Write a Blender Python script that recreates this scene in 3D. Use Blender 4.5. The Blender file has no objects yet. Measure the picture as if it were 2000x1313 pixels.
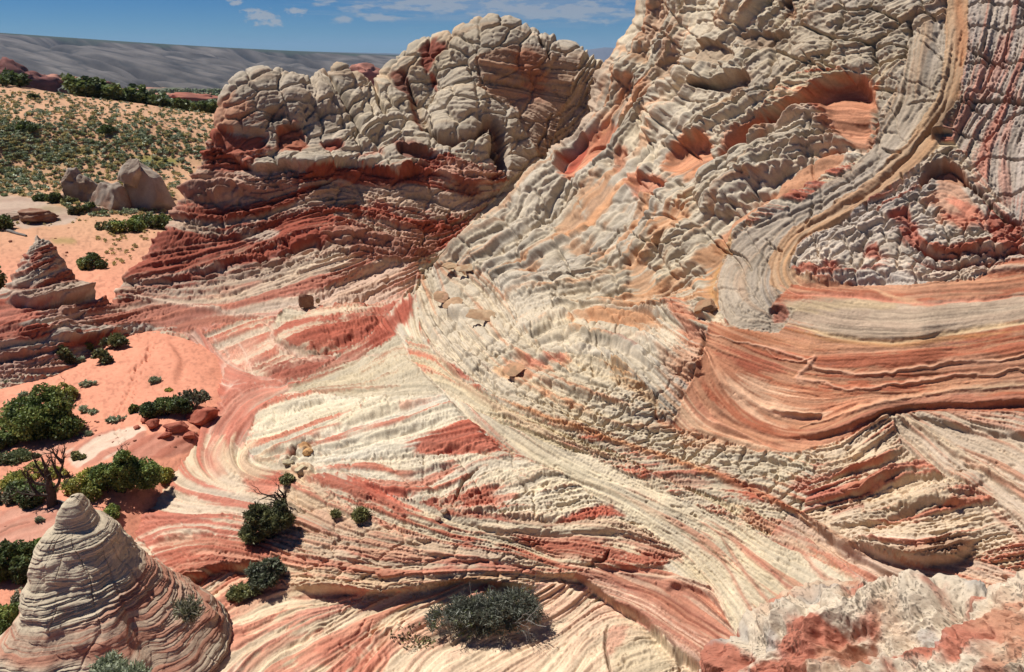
import bpy, math, random
import numpy as np
from mathutils import Vector

# ----------------------------------------------------------------- camera, sky, sun, exposure
scene = bpy.context.scene
COL = scene.collection
F_PX, CU, CV, HORIZON_V, CAM_Z = 1556.0, 1000.0, 656.5, 112.0, 14.0
PITCH = math.atan((CV - HORIZON_V) / F_PX)
cam_data = bpy.data.cameras.new("camera")
cam_data.sensor_width = 36.0
cam_data.lens = 36.0 * F_PX / 2000.0
cam_data.clip_start, cam_data.clip_end = 0.1, 60000.0
cam = bpy.data.objects.new("camera", cam_data)
COL.objects.link(cam)
cam.location = (0, 0, CAM_Z)
cam.rotation_euler = (math.pi / 2 - PITCH, 0, 0)
scene.camera = cam
SUN_DIR = Vector((-0.55, 0.22, 0.0)).normalized()      # horizontal direction towards the sun
SUN_EL = math.radians(59)
sdir = Vector((SUN_DIR.x * math.cos(SUN_EL), SUN_DIR.y * math.cos(SUN_EL), math.sin(SUN_EL)))
sun_data = bpy.data.lights.new("sun", 'SUN')
sun_data.energy, sun_data.angle, sun_data.color = 4.8, math.radians(0.53), (1.0, 0.97, 0.92)
sun = bpy.data.objects.new("sun", sun_data)
COL.objects.link(sun)
sun.rotation_euler = sdir.to_track_quat('Z', 'Y').to_euler()
scene.view_settings.view_transform = 'Standard'
scene.view_settings.look = 'None'
scene.view_settings.gamma = 1.0
scene.view_settings.exposure = 0.40
world = bpy.data.worlds.new("World")
scene.world = world
world.use_nodes = True
wn, wl = world.node_tree.nodes, world.node_tree.links
wn.clear()
w_out = wn.new('ShaderNodeOutputWorld')
w_bg = wn.new('ShaderNodeBackground')
w_sky = wn.new('ShaderNodeTexSky')
w_sky.sky_type = 'NISHITA'
w_sky.sun_disc = False
w_sky.sun_elevation = SUN_EL
w_sky.sun_rotation = math.atan2(sdir.x, sdir.y)
w_sky.altitude = 3500
w_sky.air_density, w_sky.dust_density, w_sky.ozone_density = 1.0, 0.0, 3.0
w_bg.inputs['Strength'].default_value = 0.058

def wmath(op, a, b=None, c=None):
    n = wn.new('ShaderNodeMath'); n.operation = op
    for i, s in enumerate((a, b, c)):
        if s is None: continue
        if isinstance(s, (int, float)): n.inputs[i].default_value = s
        else: wl.new(s, n.inputs[i])
    return n.outputs[0]
# thin clouds low over the horizon: noise over the direction of the sky
w_tc = wn.new('ShaderNodeTexCoord')
w_sep = wn.new('ShaderNodeSeparateXYZ'); wl.new(w_tc.outputs['Generated'], w_sep.inputs[0])
w_az = wmath('ARCTAN2', w_sep.outputs[0], w_sep.outputs[1])
w_el = wmath('ARCSINE', w_sep.outputs[2])
def cloud_noise(sx, sy, detail, off, rough=0.55):
    cb = wn.new('ShaderNodeCombineXYZ')
    wl.new(wmath('MULTIPLY', w_az, sx), cb.inputs[0]); wl.new(wmath('MULTIPLY', w_el, sy), cb.inputs[1]); cb.inputs[2].default_value = off
    t = wn.new('ShaderNodeTexNoise'); t.inputs['Scale'].default_value = 1.0
    t.inputs['Detail'].default_value = detail; t.inputs['Roughness'].default_value = rough
    wl.new(cb.outputs[0], t.inputs['Vector'])
    return t.outputs['Fac']
def blob(u, v, ru, rv):
    """soft ellipse round one direction of the sky; u, v in the photograph, turned into azimuth and elevation"""
    az = math.atan2((u - CU), F_PX * math.cos(PITCH) + (CV - v) * math.sin(PITCH))
    el = math.asin(((CV - v) * math.cos(PITCH) - F_PX * math.sin(PITCH)) / math.sqrt((u - CU) ** 2 + (v - CV) ** 2 + F_PX ** 2))
    a = wmath('DIVIDE', wmath('SUBTRACT', w_az, az), ru / F_PX)
    e = wmath('DIVIDE', wmath('SUBTRACT', w_el, el), rv / F_PX)
    d = wmath('SQRT', wmath('ADD', wmath('MULTIPLY', a, a), wmath('MULTIPLY', e, e)))
    return wmath('SUBTRACT', 1.0, d)
cl_a = cloud_noise(30, 120, 8, 0.0, 0.62)
cl_b = cloud_noise(90, 190, 6, 3.0, 0.6)
cl_w = cloud_noise(10, 160, 7, 9.0, 0.65)
m1 = wmath('MAXIMUM', wmath('MAXIMUM', wmath('MULTIPLY', blob(510, 33, 34, 15), 1.1), blob(536, 42, 20, 9)),
           wmath('MAXIMUM', wmath('MULTIPLY', blob(577, 23, 22, 7), 0.7), wmath('MULTIPLY', blob(460, 4, 16, 6), .8)))
m1 = wmath('ADD', m1, wmath('MULTIPLY', wmath('SUBTRACT', cl_b, 0.52), 4.2))
m1 = wmath('MULTIPLY', m1, 1.3)
m2 = wmath('MAXIMUM', wmath('MAXIMUM', blob(860, -8, 230, 40), blob(1080, 22, 230, 22)), wmath('MAXIMUM', blob(740, 34, 65, 9), blob(670, 36, 30, 9)))
m2 = wmath('ADD', wmath('MULTIPLY', m2, 0.9), wmath('MULTIPLY', wmath('SUBTRACT', cl_a, 0.54), 3.2))
m2 = wmath('MULTIPLY', m2, 1.5)
m3 = wmath('MULTIPLY', wmath('ADD', wmath('MULTIPLY', blob(1000, 10, 420, 55), 1.0), wmath('MULTIPLY', wmath('SUBTRACT', cl_w, 0.6), 2.2)), 0.5)
def clamp01(s, lim=1.0): return wmath('MINIMUM', wmath('MAXIMUM', s, 0.0), lim)
cmask = wmath('MAXIMUM', wmath('MAXIMUM', clamp01(m1, 0.7), clamp01(m2, 0.62)), clamp01(m3, 0.30))
w_hs = wn.new('ShaderNodeHueSaturation'); w_hs.inputs['Saturation'].default_value = 1.45; w_hs.inputs['Value'].default_value = 0.66
wl.new(w_sky.outputs[0], w_hs.inputs['Color'])
w_tint = wn.new('ShaderNodeVectorMath'); w_tint.operation = 'MULTIPLY'; w_tint.inputs[1].default_value = (0.53, 0.84, 1.10)
wl.new(w_hs.outputs[0], w_tint.inputs[0])
w_mix = wn.new('ShaderNodeMixRGB'); w_mix.inputs['Color2'].default_value = (5.6, 5.6, 5.6, 1)
wl.new(cmask, w_mix.inputs['Fac']); wl.new(w_tint.outputs[0], w_mix.inputs['Color1'])
wl.new(w_mix.outputs[0], w_bg.inputs['Color'])
wl.new(w_bg.outputs[0], w_out.inputs['Surface'])
DETAIL = True
# ----------------------------------------------------------------- projection helpers: photograph <-> ground
RNG = np.random.RandomState(7)
CP, SP = math.cos(PITCH), math.sin(PITCH)
def direction(u, v):
    x = (u - CU) / F_PX; y = (CV - v) / F_PX
    return np.array([x, CP + y * SP, y * CP - SP])
def at_range(u, v, r):
    """the point seen at (u, v) whose horizontal distance from the camera is r"""
    d = direction(u, v); k = r / math.hypot(d[0], d[1])
    return np.array([0, 0, CAM_Z]) + d * k
def at_height(u, v, z):
    d = direction(u, v); k = (z - CAM_Z) / d[2]
    return np.array([0, 0, CAM_Z]) + d * k
def project(x, y, z):
    zz = z - CAM_Z
    dep = y * CP - zz * SP
    dep = np.maximum(dep, 0.05)
    up = y * SP + zz * CP
    return CU + F_PX * x / dep, CV - F_PX * up / dep

# ----------------------------------------------------------------- canvas in image pixels: pigment and relief of the rock, later laid on the ground points
SC = 0.6
U0, U1, V0, V1 = -200, 2200, -160, 1440
NW, NH = int((U1 - U0) * SC), int((V1 - V0) * SC)
gu = U0 + (np.arange(NW) + 0.5) / SC
gv = V0 + (np.arange(NH) + 0.5) / SC
GU, GV = np.meshgrid(gu, gv)
GU = GU.astype(np.float32); GV = GV.astype(np.float32)

def vnoise(wx, wy, rng=RNG):
    """smooth random field with wavelengths wx, wy in photograph pixels, about -1..1"""
    nx, ny = int((U1 - U0) / wx) + 4, int((V1 - V0) / wy) + 4
    g = rng.uniform(-1, 1, (ny, nx)).astype(np.float32)
    def ax(n, w, N):
        t = (np.arange(n) / SC) / w + 0.5
        i = np.floor(t).astype(int); f = (t - i).astype(np.float32)
        return np.clip(i, 0, N - 2), f * f * (3 - 2 * f)
    ix, fx = ax(NW, wx, nx); iy, fy = ax(NH, wy, ny)
    a = g[:, ix] * (1 - fx) + g[:, ix + 1] * fx
    return a[iy] * (1 - fy)[:, None] + a[iy + 1] * fy[:, None]
def fbm(w, octv=4, asp=1.0, rng=RNG):
    s = 0; a = 1.0; t = 0
    for k in range(octv):
        s = s + a * vnoise(max(w, 1.7) * asp, max(w, 1.7), rng); t += a; a *= 0.55; w *= 0.5
    return s / t
def sample(A, px, py):
    """bilinear read at fractional canvas indices"""
    x = np.clip(px, 0, NW - 1.001); y = np.clip(py, 0, NH - 1.001)
    ix = x.astype(np.int32); iy = y.astype(np.int32)
    fx = (x - ix).astype(np.float32); fy = (y - iy).astype(np.float32)
    if A.ndim == 3: fx = fx[..., None]; fy = fy[..., None]
    return ((A[iy, ix] * (1 - fx) + A[iy, ix + 1] * fx) * (1 - fy)
            + (A[iy + 1, ix] * (1 - fx) + A[iy + 1, ix + 1] * fx) * fy)
def blur(A, s):
    fy = np.fft.fftfreq(NH)[:, None]; fx = np.fft.rfftfreq(NW)[None]
    k = np.exp(-2 * (math.pi * s * SC) ** 2 * (fx * fx + fy * fy))
    return np.fft.irfft2(np.fft.rfft2(A) * k, s=(NH, NW)).astype(np.float32)
def sstep(a, b, x):
    t = np.clip((x - a) / (b - a), 0, 1); return t * t * (3 - 2 * t)
WARPU = fbm(60, 4) * 9; WARPV = fbm(60, 4) * 7
FW = fbm(14, 3)

def box(pts, m):
    p = np.array(pts, float)
    x0 = max(0, int((p[:, 0].min() - m - U0) * SC)); x1 = min(NW, int((p[:, 0].max() + m - U0) * SC) + 2)
    y0 = max(0, int((p[:, 1].min() - m - V0) * SC)); y1 = min(NH, int((p[:, 1].max() + m - V0) * SC) + 2)
    return slice(y0, y1), slice(x0, x1)
def curve(pts, n=8):
    """Catmull-Rom through the points"""
    p = np.array(pts, float)
    if len(p) < 3: return p
    q = np.vstack([2 * p[0] - p[1], p, 2 * p[-1] - p[-2]])
    out = []
    for i in range(1, len(q) - 2):
        for t in np.arange(n) / n:
            a, b, c, d = q[i - 1], q[i], q[i + 1], q[i + 2]
            out.append(0.5 * (2 * b + (c - a) * t + (2 * a - 5 * b + 4 * c - d) * t * t + (3 * b - a - 3 * c + d) * t ** 3))
    out.append(p[-1])
    return np.array(out)
def inside(X, Y, pts):
    r = np.zeros(X.shape, bool); n = len(pts)
    for i in range(n):
        x1, y1 = pts[i]; x2, y2 = pts[(i + 1) % n]
        if y1 == y2: continue
        c = ((Y >= min(y1, y2)) & (Y < max(y1, y2)))
        r ^= c & (X < (x2 - x1) * (Y - y1) / (y2 - y1) + x1)
    return r
def dist_line(X, Y, pts):
    """distance to a polyline, signed side (>0 on its right-hand side going along it, v down), arc fraction"""
    D = np.full(X.shape, 1e9, np.float32); S = np.zeros(X.shape, np.float32); T = np.zeros(X.shape, np.float32)
    seg = np.hypot(np.diff(pts[:, 0]), np.diff(pts[:, 1])); cum = np.concatenate([[0], np.cumsum(seg)]); tot = max(cum[-1], 1e-6)
    for i in range(len(pts) - 1):
        ax, ay = pts[i]; bx, by = pts[i + 1]; dx, dy = bx - ax, by - ay; L = dx * dx + dy * dy + 1e-9
        t = np.clip(((X - ax) * dx + (Y - ay) * dy) / L, 0, 1)
        d = np.hypot(X - ax - t * dx, Y - ay - t * dy)
        m = d < D
        D = np.where(m, d, D); S = np.where(m, dx * (Y - ay) - dy * (X - ax), S); T = np.where(m, (cum[i] + t * seg[i]) / tot, T)
    return D, np.sign(S), T
def sdist(pts, m, warp=1.0, smooth=True):
    """signed distance (positive inside) to a closed outline, on its box"""
    p = curve(list(pts) + [pts[0]], 5) if smooth else np.array(list(pts) + [pts[0]], float)
    b = box(p, m + 12)
    X = GU[b] + WARPU[b] * warp; Y = GV[b] + WARPV[b] * warp
    D, _, _ = dist_line(X, Y, p)
    return b, np.where(inside(X, Y, p[:-1]), D, -D)

def srgb(c):
    c = np.array(c, float) / 255.0
    return np.where(c < 0.04045, c / 12.92, ((c + 0.055) / 1.055) ** 2.4)
K_ALB = 0.69
def pig(c):   # colour of the sunlit surface in the photograph -> base colour
    a = srgb(c) * K_ALB; a = (a * .85 + .15 * float(a.mean())) * np.array([1.04, 1.0, .96])
    return a.astype(np.float32)

REG = []
RID = np.zeros((NH, NW), np.int16)
def reg(poly, strokes, cream, red, rf=0.4, contrast=1.0, fine=1.0, mid=2.0, coarse=3.0, joint=None, lump=0.0, warp=0.5, smooth=False, pale=None):
    i = len(REG)
    if poly is not None:
        b, sd = sdist(poly, 2, warp, smooth)
        R = RID[b]; R[sd > 0] = i; RID[b] = R
    REG.append(dict(strokes=strokes, cream=pig(cream), red=pig(red), rf=rf, con=contrast, fine=fine, mid=mid, coarse=coarse, joint=joint, lump=lump, pale=pale))
# ----------------------------------------------------------------- the sets of beds: outline, run of the beds, pigments, relief
CREAM, CREAMY, GREYC, TAN = (222, 202, 168), (232, 214, 172), (186, 170, 148), (205, 165, 120)
RED, DRED, PINK, ORNG = (194, 104, 74), (160, 72, 48), (218, 150, 120), (216, 134, 84)
# 0: everything not outlined below
reg(None, [[(0, 1000), (1000, 980), (2000, 1000)]], CREAM, RED, 0.3)
# left ledges and the bottom floor
reg([(-200, 1150), (240, 1120), (430, 1112), (560, 1138), (700, 1153), (900, 1128), (1060, 1138), (1150, 1140), (1280, 1230), (1420, 1340), (1460, 1440), (-200, 1440)],
    [[(240, 1400), (330, 1330), (430, 1240), (560, 1175), (700, 1150)], [(450, 1400), (520, 1310), (640, 1230), (760, 1165), (860, 1140)],
     [(640, 1400), (700, 1320), (720, 1285), (750, 1250), (800, 1200), (900, 1150)], [(780, 1400), (840, 1300), (930, 1250), (1080, 1200), (1150, 1150)],
     [(1000, 1400), (1100, 1310), (1160, 1240), (1240, 1220)], [(60, 1400), (160, 1330), (300, 1240), (430, 1150)]],
    (240, 212, 172), (222, 152, 122), 0.46, 1.0, 0.8, 1.2, 3.0, None, 0)
# central slab
reg([(550, 925), (620, 925), (700, 1000), (850, 1060), (1000, 1085), (1110, 1112), (1150, 1140), (1060, 1142), (900, 1132), (800, 1152), (700, 1157), (560, 1142), (510, 1105), (530, 1010)],
    [[(540, 960), (620, 1000), (720, 1040), (850, 1075), (1050, 1115)], [(520, 1060), (640, 1080), (800, 1105), (950, 1105), (1080, 1125)], [(530, 1125), (650, 1138), (800, 1138), (950, 1120), (1100, 1135)]],
    (226, 194, 156), (212, 128, 98), 0.40, 0.9, 1.2, 2.2, 3.0, (70, 42, 12, 2.0), 0)
# striped fan on the left
reg([(225, 1010), (340, 895), (385, 845), (440, 850), (500, 895), (552, 928), (545, 1000), (530, 1100), (430, 1118), (350, 1140), (290, 1070)],
    [[(375, 850), (355, 890), (370, 930), (420, 955), (500, 968), (560, 975)], [(430, 850), (405, 885), (415, 925), (450, 945), (550, 950)],
     [(330, 900), (320, 940), (350, 965), (420, 985), (540, 1000)], [(230, 1010), (280, 985), (360, 1000), (450, 1000), (545, 1015)],
     [(260, 1050), (330, 1030), (420, 1035), (540, 1050)], [(300, 1100), (380, 1075), (460, 1080), (540, 1095)], [(480, 880), (470, 905), (500, 925), (550, 935)]],
    (234, 208, 174), (208, 126, 100), 0.50, 1.25, 0.9, 1.6, 2.5, None, 0)
# pink swirled floor
reg([(385, 845), (395, 800), (430, 740), (370, 660), (330, 640), (230, 640), (200, 590), (250, 590), (500, 600), (560, 600), (520, 640), (430, 650), (440, 690), (490, 725), (560, 742), (562, 768), (500, 850), (500, 895), (440, 850)],
    [[(400, 870), (430, 820), (480, 770), (560, 735)], [(440, 880), (460, 830), (500, 790), (560, 760)], [(400, 660), (420, 700), (460, 730), (540, 750)], [(300, 640), (370, 650), (400, 700), (410, 780)], [(250, 600), (400, 615), (520, 610)]],
    (232, 184, 156), (210, 122, 96), 0.60, 0.8, 0.7, 1.0, 2.5, None, 5)
# contact fan under the far dome
reg([(195, 585), (230, 545), (500, 540), (640, 495), (700, 500), (815, 508), (815, 560), (780, 592), (640, 602), (580, 592), (520, 612), (380, 612), (240, 590)],
    [[(220, 590), (380, 600), (480, 585), (600, 545), (720, 500)], [(380, 605), (520, 590), (640, 560), (760, 520)], [(240, 565), (420, 565), (560, 530), (660, 500)]],
    (224, 194, 162), (200, 122, 96), 0.42, 1.0, 1.0, 2.2, 2.5, None, 0)
# dark red wedge on the left
reg([(195, 590), (250, 583), (400, 603), (520, 618), (500, 626), (420, 632), (350, 655), (260, 640), (200, 640), (150, 620)],
    [[(190, 650), (300, 625), (400, 612), (510, 618)], [(230, 660), (340, 640), (450, 620)]],
    (214, 170, 140), (176, 92, 66), 0.78, 0.8, 1.2, 2.6, 2.5, None, 0)
# cream and pink ribs
reg([(395, 650), (430, 632), (520, 618), (545, 632), (532, 662), (575, 692), (650, 702), (740, 650), (748, 672), (640, 735), (540, 742), (490, 728), (440, 700)],
    [[(400, 665), (470, 640), (530, 622)], [(430, 720), (480, 690), (540, 665)], [(490, 735), (560, 705), (640, 700)], [(520, 745), (620, 720), (745, 660)]],
    (232, 204, 170), (202, 120, 92), 0.46, 1.0, 1.2, 3.4, 2.5, None, 0)
# boat-shaped mound
reg([(530, 655), (545, 630), (600, 610), (700, 596), (800, 583), (800, 625), (760, 655), (700, 685), (640, 690), (570, 678)],
    [[(535, 655), (590, 650), (680, 625), (800, 590)], [(560, 675), (640, 665), (720, 635), (800, 605)], [(620, 690), (700, 672), (790, 625)], [(540, 640), (600, 622), (700, 602)]],
    (226, 198, 162), (192, 104, 76), 0.52, 1.0, 1.2, 3.0, 3.0, None, 0)
# pale lumpy slab behind the boat
reg([(560, 600), (640, 560), (700, 525), (800, 505), (820, 510), (815, 560), (800, 583), (700, 596), (600, 608)],
    [[(600, 598), (700, 560), (760, 530), (810, 515)], [(640, 600), (720, 585), (800, 560)]],
    (228, 190, 160), (214, 136, 108), 0.35, 0.8, 1.2, 2.0, 3.0, None, 7)
# far dome: red beds of its foot
reg([(190, 560), (230, 530), (330, 405), (395, 270), (440, 295), (480, 325), (540, 325), (620, 330), (700, 325), (780, 342), (860, 300), (985, 345), (1000, 420), (850, 495), (815, 510), (700, 502), (640, 498), (500, 542), (230, 582)],
    [[(330, 420), (420, 425), (520, 410), (600, 380), (665, 365)], [(310, 450), (420, 465), (560, 425), (660, 400)], [(240, 540), (380, 510), (520, 470), (640, 435), (720, 430)],
     [(660, 360), (740, 380), (820, 385), (900, 405), (960, 380)], [(660, 420), (760, 440), (860, 450), (940, 400)], [(230, 565), (400, 555), (560, 520), (660, 480), (800, 495)],
     [(360, 370), (430, 350), (520, 365), (600, 345)], [(800, 340), (860, 350), (920, 370), (985, 360)]],
    (206, 174, 146), (176, 88, 62), 0.55, 1.1, 1.2, 3.2, 4.0, (58, 34, 10, 2.2), 0)
# band of red cross-beds with dark tone
reg([(225, 548), (330, 448), (420, 470), (560, 425), (650, 405), (655, 440), (560, 470), (420, 520), (300, 548)],
    [[(230, 545), (320, 500), (430, 478), (560, 440), (650, 412)], [(260, 548), (400, 515), (560, 465)]],
    (196, 140, 110), (166, 74, 48), 0.80, 0.9, 1.0, 2.6, 3.0, None, 0)
# far dome: pale knobbly cap
reg([(385, 275), (370, 100), (460, 90), (620, 80), (700, 80), (860, 10), (980, -20), (1230, 40), (1260, 320), (1010, 420), (985, 350), (958, 322), (905, 300), (858, 308), (848, 290), (780, 345), (720, 335), (665, 325), (620, 335), (560, 325), (500, 335), (440, 296)],
    [[(420, 200), (480, 150), (560, 140), (640, 170), (700, 220)], [(640, 250), (740, 225), (840, 215)], [(700, 290), (780, 250), (870, 235), (960, 250)], [(640, 160), (680, 130), (740, 170)],
     [(760, 130), (850, 80), (960, 50), (1060, 85), (1180, 120)], [(860, 220), (940, 230), (1020, 260), (1080, 300)], [(860, 150), (900, 100), (960, 70)]],
    (204, 188, 162), (194, 158, 124), 0.12, 0.5, 0.8, 0.55, 0.6, (50, 36, 20, 1.8, 3.6), 0)
# far dome: smooth right bluff and brow
reg([(935, 120), (1000, 95), (1070, 110), (1190, 125), (1160, 200), (1110, 290), (1080, 320), (1040, 300), (1010, 230), (930, 170)],
    [[(940, 150), (1020, 165), (1120, 180), (1180, 190)], [(1020, 230), (1080, 250), (1140, 260)]],
    (196, 168, 140), (184, 142, 110), 0.30, 0.6, 0.9, 0.6, 1.4, (90, 60, 20, 1.5, 2.5), 2)
# left rock: ledgy foot and its cone
reg([(-200, 560), (0, 470), (40, 430), (110, 430), (200, 550), (200, 590), (150, 620), (210, 640), (350, 640), (130, 700), (-200, 780)],
    [[(-100, 600), (20, 560), (100, 535), (180, 520)], [(0, 520), (60, 490), (120, 470)], [(-100, 650), (60, 610), (200, 590)], [(-100, 700), (60, 680), (200, 650), (280, 640)], [(-100, 760), (40, 725), (200, 690)], [(20, 560), (80, 540), (160, 500)]],
    (206, 186, 162), (184, 104, 78), 0.30, 1.0, 1.0, 3.0, 3.4, None, 3)
# grey ribbed fan
reg([(555, 765), (600, 735), (742, 640), (792, 652), (802, 700), (850, 745), (872, 772), (760, 773), (640, 768)],
    [[(560, 762), (640, 730), (760, 660)], [(565, 765), (680, 745), (800, 705)], [(600, 768), (720, 760), (860, 765)]],
    (214, 196, 160), (176, 128, 98), 0.20, 0.9, 1.2, 3.6, 2.0, None, 0)
# white slabs
reg([(475, 855), (500, 810), (556, 765), (640, 768), (760, 773), (872, 775), (935, 832), (988, 882), (960, 888), (700, 893), (622, 903), (560, 905), (490, 885)],
    [[(480, 880), (560, 860), (680, 815), (800, 785), (860, 778)], [(560, 905), (680, 880), (800, 835), (900, 812)], [(500, 830), (600, 800), (720, 775)], [(700, 893), (820, 865), (930, 850)]],
    (236, 220, 186), (206, 118, 88), 0.16, 0.9, 1.0, 3.0, 3.0, None, 0)
# lower fan with red wedges
reg([(555, 908), (622, 900), (780, 890), (985, 880), (1100, 928), (1222, 1012), (1100, 1018), (950, 1000), (860, 990), (760, 965), (700, 925), (620, 928)],
    [[(560, 915), (680, 905), (800, 900), (980, 884)], [(700, 930), (800, 935), (920, 900), (1000, 890)], [(760, 965), (860, 960), (960, 915), (1050, 910)], [(860, 992), (980, 975), (1060, 935), (1120, 940)], [(980, 1003), (1100, 990), (1200, 985)], [(920, 985), (1030, 960), (1100, 945)]],
    (232, 214, 180), (204, 112, 80), 0.22, 0.9, 1.1, 3.2, 3.5, (110, 60, -35, 2.0), 0)
# diagonal pale swath
reg([(735, 640), (800, 565), (822, 580), (822, 650), (872, 720), (960, 792), (1150, 890), (1280, 950), (1400, 1005), (1500, 1050), (1650, 1120), (1760, 1170), (1800, 1440), (1500, 1440), (1440, 1250), (1392, 1158), (1290, 1110), (1330, 1085), (1250, 1022), (1215, 1010), (1100, 925), (985, 875), (872, 775), (800, 700), (780, 655)],
    [[(760, 650), (850, 745), (1000, 875), (1200, 985), (1330, 1080), (1430, 1190), (1480, 1300)], [(812, 580), (822, 660), (900, 745), (1100, 870), (1350, 1000), (1550, 1110), (1750, 1230)], [(1350, 1030), (1450, 1110), (1560, 1200), (1650, 1300)]],
    (228, 210, 176), (208, 150, 122), 0.14, 0.9, 1.1, 1.5, 1.8, (130, 50, 60, .2, .5), 2)
# strip of leaning laminae with dark gaps
reg([(790, 655), (822, 662), (900, 742), (1000, 802), (1200, 882), (1300, 935), (1480, 1000), (1560, 1040), (1500, 1045), (1380, 975), (1230, 905), (1100, 878), (950, 812), (870, 765), (802, 700)],
    [[(800, 690), (850, 700), (900, 740)], [(830, 740), (880, 750), (960, 790)], [(930, 800), (1020, 820), (1180, 880)], [(1180, 890), (1260, 905), (1340, 930)], [(1280, 925), (1380, 950), (1500, 1010)]],
    (220, 200, 160), (206, 128, 96), 0.22, 1.0, 1.2, 5.0, 2.5, None, 0)
# red diagonal beds
reg([(600, 928), (700, 925), (760, 965), (860, 990), (950, 1000), (1100, 1018), (1222, 1012), (1335, 1085), (1250, 1108), (1200, 1112), (1130, 1125), (1000, 1085), (850, 1060), (700, 1003)],
    [[(600, 935), (720, 975), (860, 1020), (1000, 1060), (1120, 1105)], [(700, 930), (860, 1000), (1000, 1025), (1200, 1040), (1320, 1085)], [(900, 1045), (1060, 1060), (1180, 1090)]],
    (228, 206, 168), (196, 112, 82), 0.50, 1.1, 1.2, 3.0, 3.0, None, 0)
# red tongue
reg([(1120, 1128), (1180, 1108), (1290, 1110), (1392, 1155), (1442, 1250), (1475, 1320), (1400, 1340), (1280, 1235), (1200, 1182)],
    [[(1130, 1125), (1260, 1180), (1380, 1250), (1470, 1320)], [(1180, 1115), (1300, 1165), (1400, 1230), (1450, 1280)], [(1220, 1110), (1340, 1140), (1410, 1200)]],
    (226, 180, 148), (188, 106, 80), 0.84, 0.7, 0.7, 1.2, 2.0, None, 0)
# right slope: beds wrapping its foot
reg([(808, 565), (835, 525), (872, 515), (960, 540), (1010, 630), (1070, 690), (1190, 700), (1270, 765), (1310, 835), (1480, 885), (1560, 875), (1590, 900), (1570, 1000), (1540, 1010), (1430, 935), (1200, 862), (1040, 808), (960, 775), (880, 712), (826, 650)],
    [[(812, 570), (832, 650), (905, 720), (1010, 785), (1200, 842), (1400, 900)], [(850, 540), (875, 620), (960, 700), (1080, 760), (1220, 810)], [(880, 540), (930, 580), (980, 650), (1080, 710), (1230, 770)], [(1220, 840), (1400, 860), (1560, 890)], [(1380, 920), (1500, 930), (1570, 960)]],
    (218, 200, 168), (208, 152, 112), 0.14, 0.9, 1.2, 3.4, 3.2, (60, 26, 35, 1.4, 4.0), 3)
# right slope: tangled lumpy body
reg([(800, 560), (900, 455), (1000, 350), (1070, 300), (1240, -160), (1570, -160), (1600, 60), (1480, 220), (1700, 240), (1690, 300), (1500, 400), (1410, 500), (1390, 620), (1380, 700), (1310, 835), (1270, 765), (1190, 700), (1070, 690), (1010, 630), (960, 540), (870, 518), (835, 525)],
    [[(850, 520), (960, 440), (1060, 350), (1160, 270), (1260, 60), (1300, -60)], [(960, 540), (1060, 470), (1160, 400), (1260, 290), (1400, 130)], [(1020, 640), (1120, 600), (1220, 620), (1330, 690)],
     [(1100, 560), (1240, 520), (1340, 400), (1460, 300), (1560, 260), (1690, 270)], [(1150, 520), (1220, 460), (1300, 330), (1420, 250)], [(1120, 690), (1220, 700), (1300, 780)], [(1300, 500), (1370, 440), (1430, 360), (1560, 300)]],
    (212, 196, 168), (206, 160, 120), 0.12, 0.8, 0.9, 1.1, 1.4, (84, 50, 38, 0.6, 3.6), 13)
SLOPE = len(REG) - 1
# right slope: big rounded blocks
reg([(1500, -160), (1890, -160), (1885, 60), (1850, 200), (1740, 300), (1700, 190), (1640, 130), (1560, 140), (1470, 200), (1440, 150), (1560, 40)],
    [[(1460, 200), (1560, 110), (1700, 80), (1860, 20)], [(1560, 60), (1700, -20), (1860, -60)], [(1720, 220), (1780, 150), (1850, 100)]],
    (196, 180, 156), (190, 150, 120), 0.12, 0.5, 1.0, 1.5, 3.0, (84, 56, 15, 3.4, 8.0), 5)
# smooth folded band
reg([(1885, 20), (1862, 180), (1800, 300), (1700, 392), (1560, 480), (1520, 540), (1545, 590), (1620, 600), (1520, 650), (1430, 640), (1393, 590), (1400, 520), (1440, 460), (1560, 400), (1660, 330), (1710, 280), (1740, 200), (1770, 140), (1790, 60)],
    [[(1880, 20), (1855, 160), (1790, 290), (1690, 380), (1540, 470), (1500, 540), (1530, 600), (1620, 610)], [(1800, 60), (1775, 180), (1720, 290), (1620, 370), (1460, 460), (1405, 540), (1420, 620), (1500, 640)]],
    (192, 174, 150), (178, 148, 120), 0.22, 0.7, 1.2, 1.3, 1.8, (120, 70, -60, 1.2, 2.6), 1)
# ochre channel beside it
reg([(1848, -160), (1895, -160), (1893, 90), (1872, 210), (1826, 300), (1745, 382), (1632, 455), (1562, 505), (1550, 540), (1700, 580), (1760, 600), (1580, 598), (1504, 560), (1500, 512), (1545, 450), (1680, 366), (1776, 278), (1838, 178), (1850, 60)],
    [[(1878, -100), (1880, 80), (1858, 200), (1800, 295), (1700, 375), (1570, 460), (1525, 520), (1560, 570), (1700, 590)]],
    (204, 168, 128), (198, 146, 100), 0.5, 0.6, 1.0, 0.9, 1.2, None, 1, 1.2)
# right edge: grey and brick streaked beds
reg([(1892, -160), (2200, -160), (2200, 450), (1990, 440), (1930, 380), (1860, 270), (1870, 220), (1892, 90)],
    [[(2010, -100), (1990, 60), (1950, 160), (1900, 260)], [(2080, 0), (2010, 150), (1960, 280), (1950, 400)], [(2160, 50), (2060, 250), (2000, 420)], [(1925, -100), (1910, 60), (1880, 200)]],
    (196, 178, 160), (190, 124, 104), 0.16, 0.8, 2.0, 2.6, 3.0, (90, 60, 5, 2.0, 5), 5)
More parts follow.
